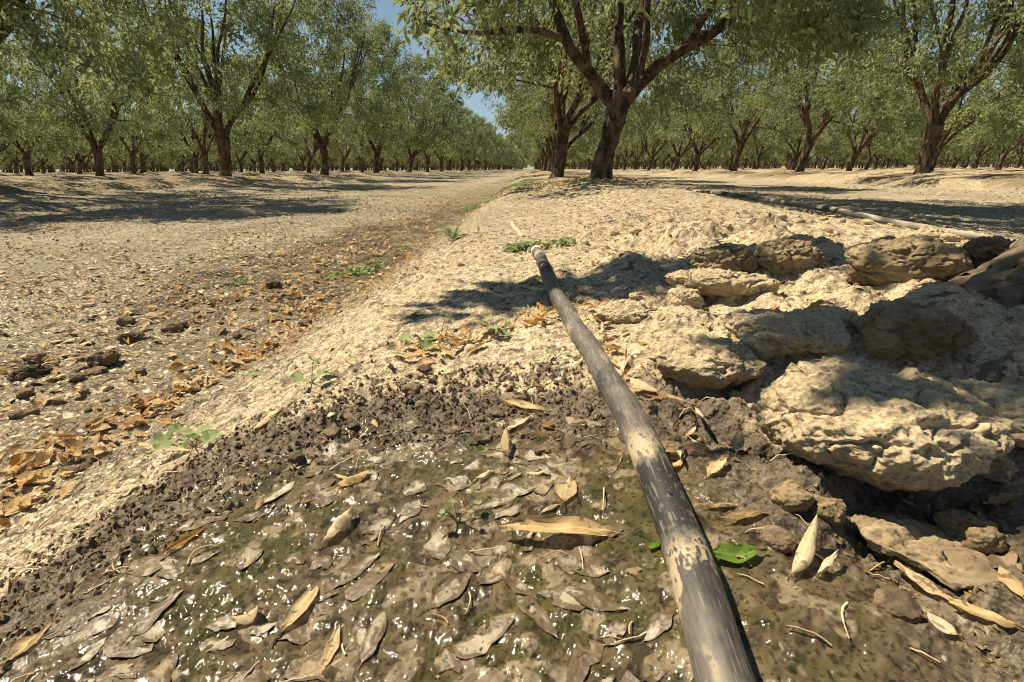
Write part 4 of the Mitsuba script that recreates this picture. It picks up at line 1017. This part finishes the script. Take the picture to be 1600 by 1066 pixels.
n = 240
y_ = R.uniform(0.42, 1.5, n)
x_ = np.interp(y_, [0.4, 0.546, 0.723, 0.923, 1.1, 1.5], [-0.52, -0.60, -0.585, -0.535, -0.52, -0.55]) + R.normal(size=n) * (0.03 + 0.05 * sst(0.9, 1.3, y_))
n2 = 900
y2 = 1.2 * (7 / 1.2) ** R.uniform(0, 1, n2)
x2 = -0.62 - 0.04 * y2 + R.normal(size=n2) * 0.22
n3 = 500
a3, r3 = R.uniform(0, 6.3, n3), np.abs(R.normal(size=n3)) * 0.9 + 0.15
x3, y3 = MX + np.cos(a3) * r3, MY + np.sin(a3) * r3 - 0.1
n5 = 420
x5, y5 = -0.5 - np.abs(R.normal(size=n5)) * 0.7, 0.5 * (4 / 0.5) ** R.uniform(0, 1, n5)
n4 = 260
x4, y4 = R.uniform(0.1, 1.0, n4), R.uniform(0.4, 2.2, n4)
xs, ys = np.concatenate([x_, x2, x3, x4, x5]), np.concatenate([y_, y2, y3, y4, y5])
Ls = np.concatenate([R.uniform(0.012, 0.034, n), R.uniform(0.015, 0.035, n2), R.uniform(0.03, 0.06, n3), R.uniform(0.008, 0.022, n4), R.uniform(0.012, 0.032, n5)])
v, f, uv = litter(len(xs), xs, ys, Ls, 5000, 0.35)
put('leaf_litter', (v, f), 'dry_leaf', smooth=False, uv=uv)
tag('leaf_litter', 'drifts of small dry leaves along the furrow and round the tree foot', kind='stuff')
n = 34000
r_ = 0.9 * (16 / 0.9) ** R.uniform(0, 1, n)
a_ = R.uniform(-0.85, 0.85, n)
xs, ys = np.sin(a_) * r_, np.cos(a_) * r_
ok = ((xs < -0.75) | (xs > 1.3)) & (R.uniform(0, 1, n) < 0.25 + sst(0.3, 0.7, fbm(p3(xs, ys, 1.1, 25.0), 3)))
xs, ys, r_ = xs[ok], ys[ok], r_[ok]
v, f, uv = litter(len(xs), xs, ys, 0.010 * (0.6 + r_ ** 0.5) * (0.3 + 1.5 * R.uniform(0, 1, len(xs)) ** 4), 20000, 0.15)
put('track_debris', (v, f), 'chip', smooth=False, uv=uv)
tag('track_debris', 'scraps of pale leaf and hull scattered over the sandy track', kind='stuff')


n = 130
xs, ys = R.uniform(-0.26, 0.065, n), R.uniform(0.1, 0.42, n)
ok = soak(xs, ys) < 1.02 + 0.15 * R.normal(size=n)
xs, ys = xs[ok], ys[ok]
n = len(xs)
t_ = np.arange(12) * 2 * np.pi / 12
sz = 0.0055 * R.uniform(0.35, 1.5, n) ** 1.6
rr = sz[:, None] * R.uniform(0.8, 1.15, (n, 12)) * (1 + 0.3 * np.cos(2 * t_[None] + R.uniform(0, 6, (n, 1))) + 0.2 * np.cos(3 * t_[None] + R.uniform(0, 6, (n, 1))))
h_ = R.uniform(0, 6.3, n)[:, None]
ex, ey = np.cos(t_) * rr * 1.5, np.sin(t_) * rr
ex, ey = xs[:, None] + ex * np.cos(h_) - ey * np.sin(h_), ys[:, None] + ex * np.sin(h_) + ey * np.cos(h_)
ex, ey = np.concatenate([xs[:, None], ex], 1), np.concatenate([ys[:, None], ey], 1)
v = np.stack([ex, ey, height(ex.ravel(), ey.ravel()).reshape(ex.shape) + 0.0007 + 0.0006 * R.uniform(-1, 1, ex.shape)], -1)
f = np.array([[0, 1 + k, 1 + (k + 1) % 12] for k in range(12)])
uv = np.stack([(70000 + np.arange(n))[:, None] + np.concatenate([np.full((n, 1), 0.5), 0.5 + 0.46 * np.sign(np.cos(t_ + 0.1))[None] * np.ones((n, 1))], 1), 0.5 + 0 * ex], -1)
put('sodden_scraps', (v.reshape(-1, 3), (f[None] + (np.arange(n) * 13)[:, None, None]).reshape(-1, 3)), 'wet_leaf', smooth=True, uv=uv.reshape(-1, 2))
tag('sodden_scraps', 'sodden pale scraps of rotting leaf in the wet mud', kind='stuff')


stalks = []
for k in range(150):
    r0 = 0.2 * (1.6 / 0.2) ** R.uniform()
    a = R.uniform(-0.95, 0.75)
    x, y, L, h0 = math.sin(a) * r0, math.cos(a) * r0, R.uniform(0.012, 0.035) * (0.7 + 0.5 * r0), R.uniform(0, 6.3)
    t = np.linspace(0, 1, 6)
    bend = h0 + R.normal() * 1.1 * (t - 0.5)
    px_, py_ = x + np.cumsum(np.cos(bend)) * L / 6, y + np.cumsum(np.sin(bend)) * L / 6
    pz = height(px_, py_) + 0.0008 + 0.12 * L * R.uniform() * np.sin(np.pi * t) + 0.15 * L * R.uniform() * t
    stalks.append(tube(np.stack([px_, py_, pz], 1), np.linspace(1, 0.55, 6) * R.uniform(0.0003, 0.0007) * (0.8 + r0), 4, cap=False))
v, f = join(stalks)
put('dry_stalks', (v, f), 'chip', smooth=True)
tag('dry_stalks', 'thin dry leaf stalks and straws scattered over the soil and mud', kind='stuff')


# ------------------------------------------------------------------ weeds
def disc_leaf(r, lobes, rng, seg=26):
    a = np.linspace(0, 2 * np.pi, seg, endpoint=False)
    rr = r * (0.86 + 0.14 * np.abs(np.cos(a * lobes / 2))) * (1 - 0.55 * np.exp(-((a - np.pi) / 0.28) ** 2))
    rr = rr * (1 + 0.16 * rng.normal(size=seg))
    ring = np.stack([np.cos(a) * rr, np.sin(a) * rr, 0.22 * rr + 0.10 * r * np.cos(a * lobes)], 1)
    mid_ = ring * 0.55 * [1, 1, 0.5]
    v = np.vstack([[[0, 0, 0]], mid_, ring]) + [r * 0.45, 0, 0]
    k = np.arange(seg)
    f = np.vstack([np.stack([k * 0, 1 + k, 1 + (k + 1) % seg], 1), np.stack([1 + k, 1 + seg + k, 1 + seg + (k + 1) % seg], 1), np.stack([1 + k, 1 + seg + (k + 1) % seg, 1 + (k + 1) % seg], 1)])
    return v, f


def seedling(key, x, y, leaves, label, rng, lobes=5):
    z = height1(x, y)
    for k, (a, e, L, r) in enumerate(leaves):
        tip = np.array([math.cos(a) * math.cos(e), math.sin(a) * math.cos(e), math.sin(e)]) * L
        sp = smooth_path([(x, y, z - 0.002), np.array([x, y, z]) + tip * 0.5 + [0, 0, 0.12 * L], np.array([x, y, z]) + tip], 7)
        nm = 'stem' if k == 0 else f'stem_{k:03d}'
        put(f'{key}__{nm}', tube(sp, max(0.0005, 0.05 * r), 5), 'weed_stem')
        v, f = disc_leaf(r, lobes, rng)
        t = rng.uniform(-0.5, 0.5)
        v = np.stack([v[:, 0], v[:, 1] * math.cos(t) - v[:, 2] * math.sin(t), v[:, 1] * math.sin(t) + v[:, 2] * math.cos(t)], 1)
        t = rng.uniform(-0.5, 0.25)
        v = np.stack([v[:, 0] * math.cos(t) - v[:, 2] * math.sin(t), v[:, 1], v[:, 0] * math.sin(t) + v[:, 2] * math.cos(t)], 1)
        v = np.stack([v[:, 0] * math.cos(a) - v[:, 1] * math.sin(a), v[:, 0] * math.sin(a) + v[:, 1] * math.cos(a), v[:, 2]], 1) + sp[-1]
        put(f'{key}__leaf' + (f'_{k:03d}' if k else ''), (v, f), 'weed_leaf', smooth=True)
    tag(key, label, 'weed')


WEEDS = [
    (-0.3262, 0.4531, 6, 0.02235, 0.01242, 'pale green mallow seedling with lobed leaves on the rim of the damp crust'),
    (-0.2408, 0.5369, 4, 0.02379, 0.01049, 'small seedling with one upright leaf above the damp crust'),
    (-0.1408, 0.6304, 4, 0.02393, 0.01196, 'mallow seedling at the left end of the leaf drift'),
    (-0.0473, 0.6678, 5, 0.02501, 0.01084, 'mallow seedling in the leaf drift beside the hose'),
    (0.02735, 0.5646, 2, 0.01279, 0.006397, 'tiny seedling just left of the hose'),
    (-0.0467, 0.2888, 5, 0.01628, 0.003255, 'yellow green sprout standing in the puddle'),
    (-0.4467, 0.7925, 2, 0.02063, 0.008251, 'thin little seedling on the dry soil beside the furrow'),
    (-0.1229, 0.6921, 2, 0.02601, 0.01387, 'two-leaved seedling between the mallow seedlings'),
]
rng = np.random.default_rng(31)
for (x, y, n, L, r, label) in WEEDS:
    a0 = rng.uniform(0, 6.3)
    seedling(numbered('weed_seedling'), x, y, [(a0 + k * 2.4 + rng.normal() * 0.2, rng.uniform(0.35, 1.0), L * rng.uniform(0.6, 1.1), r * rng.uniform(0.6, 1.1)) for k in range(n)], label, rng)


def mat(n, cx, cy, rx, ry, rot, rng, leaf, tall):
    a, q_ = rng.uniform(0, 6.3, n), np.sqrt(rng.uniform(0, 1, n)) * (0.55 + 0.6 * rng.uniform(0, 1, n))
    u_, w_ = np.cos(a) * q_ * rx, np.sin(a) * q_ * ry
    xs, ys = cx + u_ * math.cos(rot) - w_ * math.sin(rot), cy + u_ * math.sin(rot) + w_ * math.cos(rot)
    keep = noise(np.stack([xs * 9 / max(rx, ry) * 0.25, ys * 9 / max(rx, ry) * 0.25, xs * 0 + cx * 7], -1)) > 0.36
    xs, ys = xs[keep], ys[keep]
    n = len(xs)
    c = np.stack([xs, ys, height(xs, ys) + rng.uniform(0.1, 1, n) * tall], 1)
    N = rng.normal(size=(n, 3)) * 0.55 + [0, 0, 1]; N /= np.linalg.norm(N, axis=1, keepdims=True)
    U = np.cross(N, rng.normal(size=(n, 3))); U /= np.linalg.norm(U, axis=1, keepdims=True)
    Vv = np.cross(N, U)
    s = (leaf * rng.uniform(0.6, 1.2, n))[:, None]
    g = np.arange(6) * np.pi / 3
    ring = c[:, None] + s[:, None] * (np.cos(g)[None, :, None] * U[:, None] + 0.7 * np.sin(g)[None, :, None] * Vv[:, None])
    f = np.array([[0, 1, 2], [0, 2, 3], [0, 3, 4], [0, 4, 5]])
    return ring.reshape(-1, 3), (f[None] + (np.arange(n) * 6)[:, None, None]).reshape(-1, 3)


MATS = [
    (-0.6209, 1.831, 0.2987, 0.07, 1.486, 700, 0.008013, 0.01113, 'bright green clover strip along the track edge'),
    (-0.9345, 1.576, 0.09648, 0.035, 0.9603, 300, 0.005842, 0.00779, 'thin clover strip left of the bright one'),
    (0.007341, 1.432, 0.1128, 0.048, 0.2815, 700, 0.006437, 0.01863, 'green weed clump where the hose bends over the hump'),
    (-0.601, 2.494, 0.1891, 0.04, 1.645, 90, 0.008929, 0.008929, 'sparse green sprouts on the damp track edge'),
    (-0.2312, 6.755, 1.124, 0.35, -1.264, 900, 0.01706, 0.01551, 'low green weeds beside the berm near the largest tree'),
    (-0.2203, 14.67, 0.4006, 0.5, 0.5989, 700, 0.02676, 0.03345, 'green weeds along the berm farther down the row'),
    (-0.5205, 5.23, 0.5124, 0.15, 1.37, 420, 0.01456, 0.01213, 'scattered low weeds left of the short length of hose'),
]
for (cx, cy, rx, ry, rot, n, leaf, tall, label) in MATS:
    key = numbered('clover_patch')
    put(key, mat(n, cx, cy, rx, ry, rot, rng, leaf, tall), 'weed_leaf', smooth=False)
    tag(key, label, 'ground cover', kind='stuff')

# a tuft of narrow leaves beyond the track edge
TX, TY = -0.285, 1.92
parts = []
for k in range(26):
    a, e, L = rng.uniform(0, 6.3), rng.uniform(0.25, 1.1), rng.uniform(0.06, 0.10)
    d = np.array([math.cos(a) * math.cos(e), math.sin(a) * math.cos(e), math.sin(e)])
    sd = np.array([-math.sin(a), math.cos(a), 0]) * 0.006
    b = np.array([TX, TY, height1(TX, TY)])
    parts.append((np.array([b, b + d * L * 0.5 + sd, b + d * L * 0.5 - sd, b + d * L - [0, 0, 0.015]]), np.array([[0, 1, 2], [1, 3, 2]])))
put('weed_tuft', join(parts), 'weed_leaf', smooth=False)
tag('weed_tuft', 'spiky green weed tuft left of the short length of hose', 'weed')


# ------------------------------------------------------------------ telling look-alikes apart by the thing they lie beside
def single_out(groups, places, noun, marks, most=10):
    """Labels each member by its order of distance from the nearest landmark, on the side where it lies."""
    got = {}
    for key, (x, y) in places.items():
        if labels[key].get('group') not in groups:
            continue
        d, name, mx, my = min((math.hypot(x - a, y - b), n, a, b) for a, b, n in marks)
        side = ('right of' if x > mx else 'left of') if abs(x - mx) > abs(y - my) else ('behind' if y > my else 'in front of')
        got.setdefault((name, side), []).append((d, key))
    for (name, side), found in got.items():
        for n, (d, key) in enumerate(sorted(found)):
            order = ('nearest ' if len(found) > 1 else '') if n == 0 else f'{ORD[n]} nearest ' if n < most else None
            if order is not None:
                labels[key]['label'] = ' '.join(f'{order}{noun} {side} the {name}'.split()[:16])


MARKS = {0: 'pale rolled leaf', 1: 'arched tan leaf', 2: 'big folded corner leaf', 3: 'rust brown rolled leaf', 4: 'flat narrow tan leaf', 9: 'long curled leaf', 10: 'orange brown curled leaf', 13: 'wavy straw leaf',
         16: 'ribbed folded leaf', 17: 'pinkish flat leaf', 21: 'tan rolled leaf by the hose', 32: 'tan folded leaf by the hose', 33: 'broad pale leaf touching the hose', 34: 'orange leaf upright against the hose', 40: 'orange brown leaf among clods'}
marks = [(LEAVES[k][0], LEAVES[k][1], n) for k, n in MARKS.items()]
single_out({'soaked leaves in the wet mud'}, spot, 'soaked flat leaf', marks)
single_out({'leaves on the damp crust'}, spot, 'small dry leaf', marks)
single_out({'leaves lodged beside the hose', 'leaves among the clods'}, spot, 'curled dry leaf', marks + [(c[0], c[1], ' '.join(c[-1].split(',')[0].split(' with')[0].split(' below')[0].split(' behind')[0].split(' beneath')[0].split()[:8])) for c in CLODS[:10]])
single_out({'small clods among the big clods'}, clod_spot, 'small tan clod', [(c[0], c[1], ' '.join(c[-1].split(',')[0].split(' with')[0].split(' just')[0].split()[:7])) for c in CLODS[:12] + CLODS[16:22]])
single_out({'dark clods along the track edge'}, clod_spot, 'small dark clod', [(c[0], c[1], ' '.join(c[-1].split()[:7])) for c in CLODS[23:]])
single_out({'crumbs on the damp crust'}, clod_spot, 'tiny damp crumb of soil', marks + [(w[0], w[1], ' '.join(w[-1].split(' on ')[0].split(' at ')[0].split(' in ')[0].split()[:6])) for w in WEEDS])
single_out({'leaves in the furrow'}, spot, 'curled furrow leaf', [(c[0], c[1], ' '.join(c[-1].split()[:7])) for c in CLODS[23:]] + [(WEEDS[k][0], WEEDS[k][1], n) for k, n in ((0, 'lobed mallow seedling'), (1, 'seedling with one upright leaf'), (6, 'thin little seedling'))], 6)
single_out({'leaves in the drift by the seedlings'}, spot, 'curled drift leaf', [(WEEDS[k][0], WEEDS[k][1], n) for k, n in ((2, 'mallow seedling at the drift end'), (3, 'mallow seedling beside the hose'), (7, 'two-leaved seedling'), (4, 'tiny seedling by the hose'))], 6)
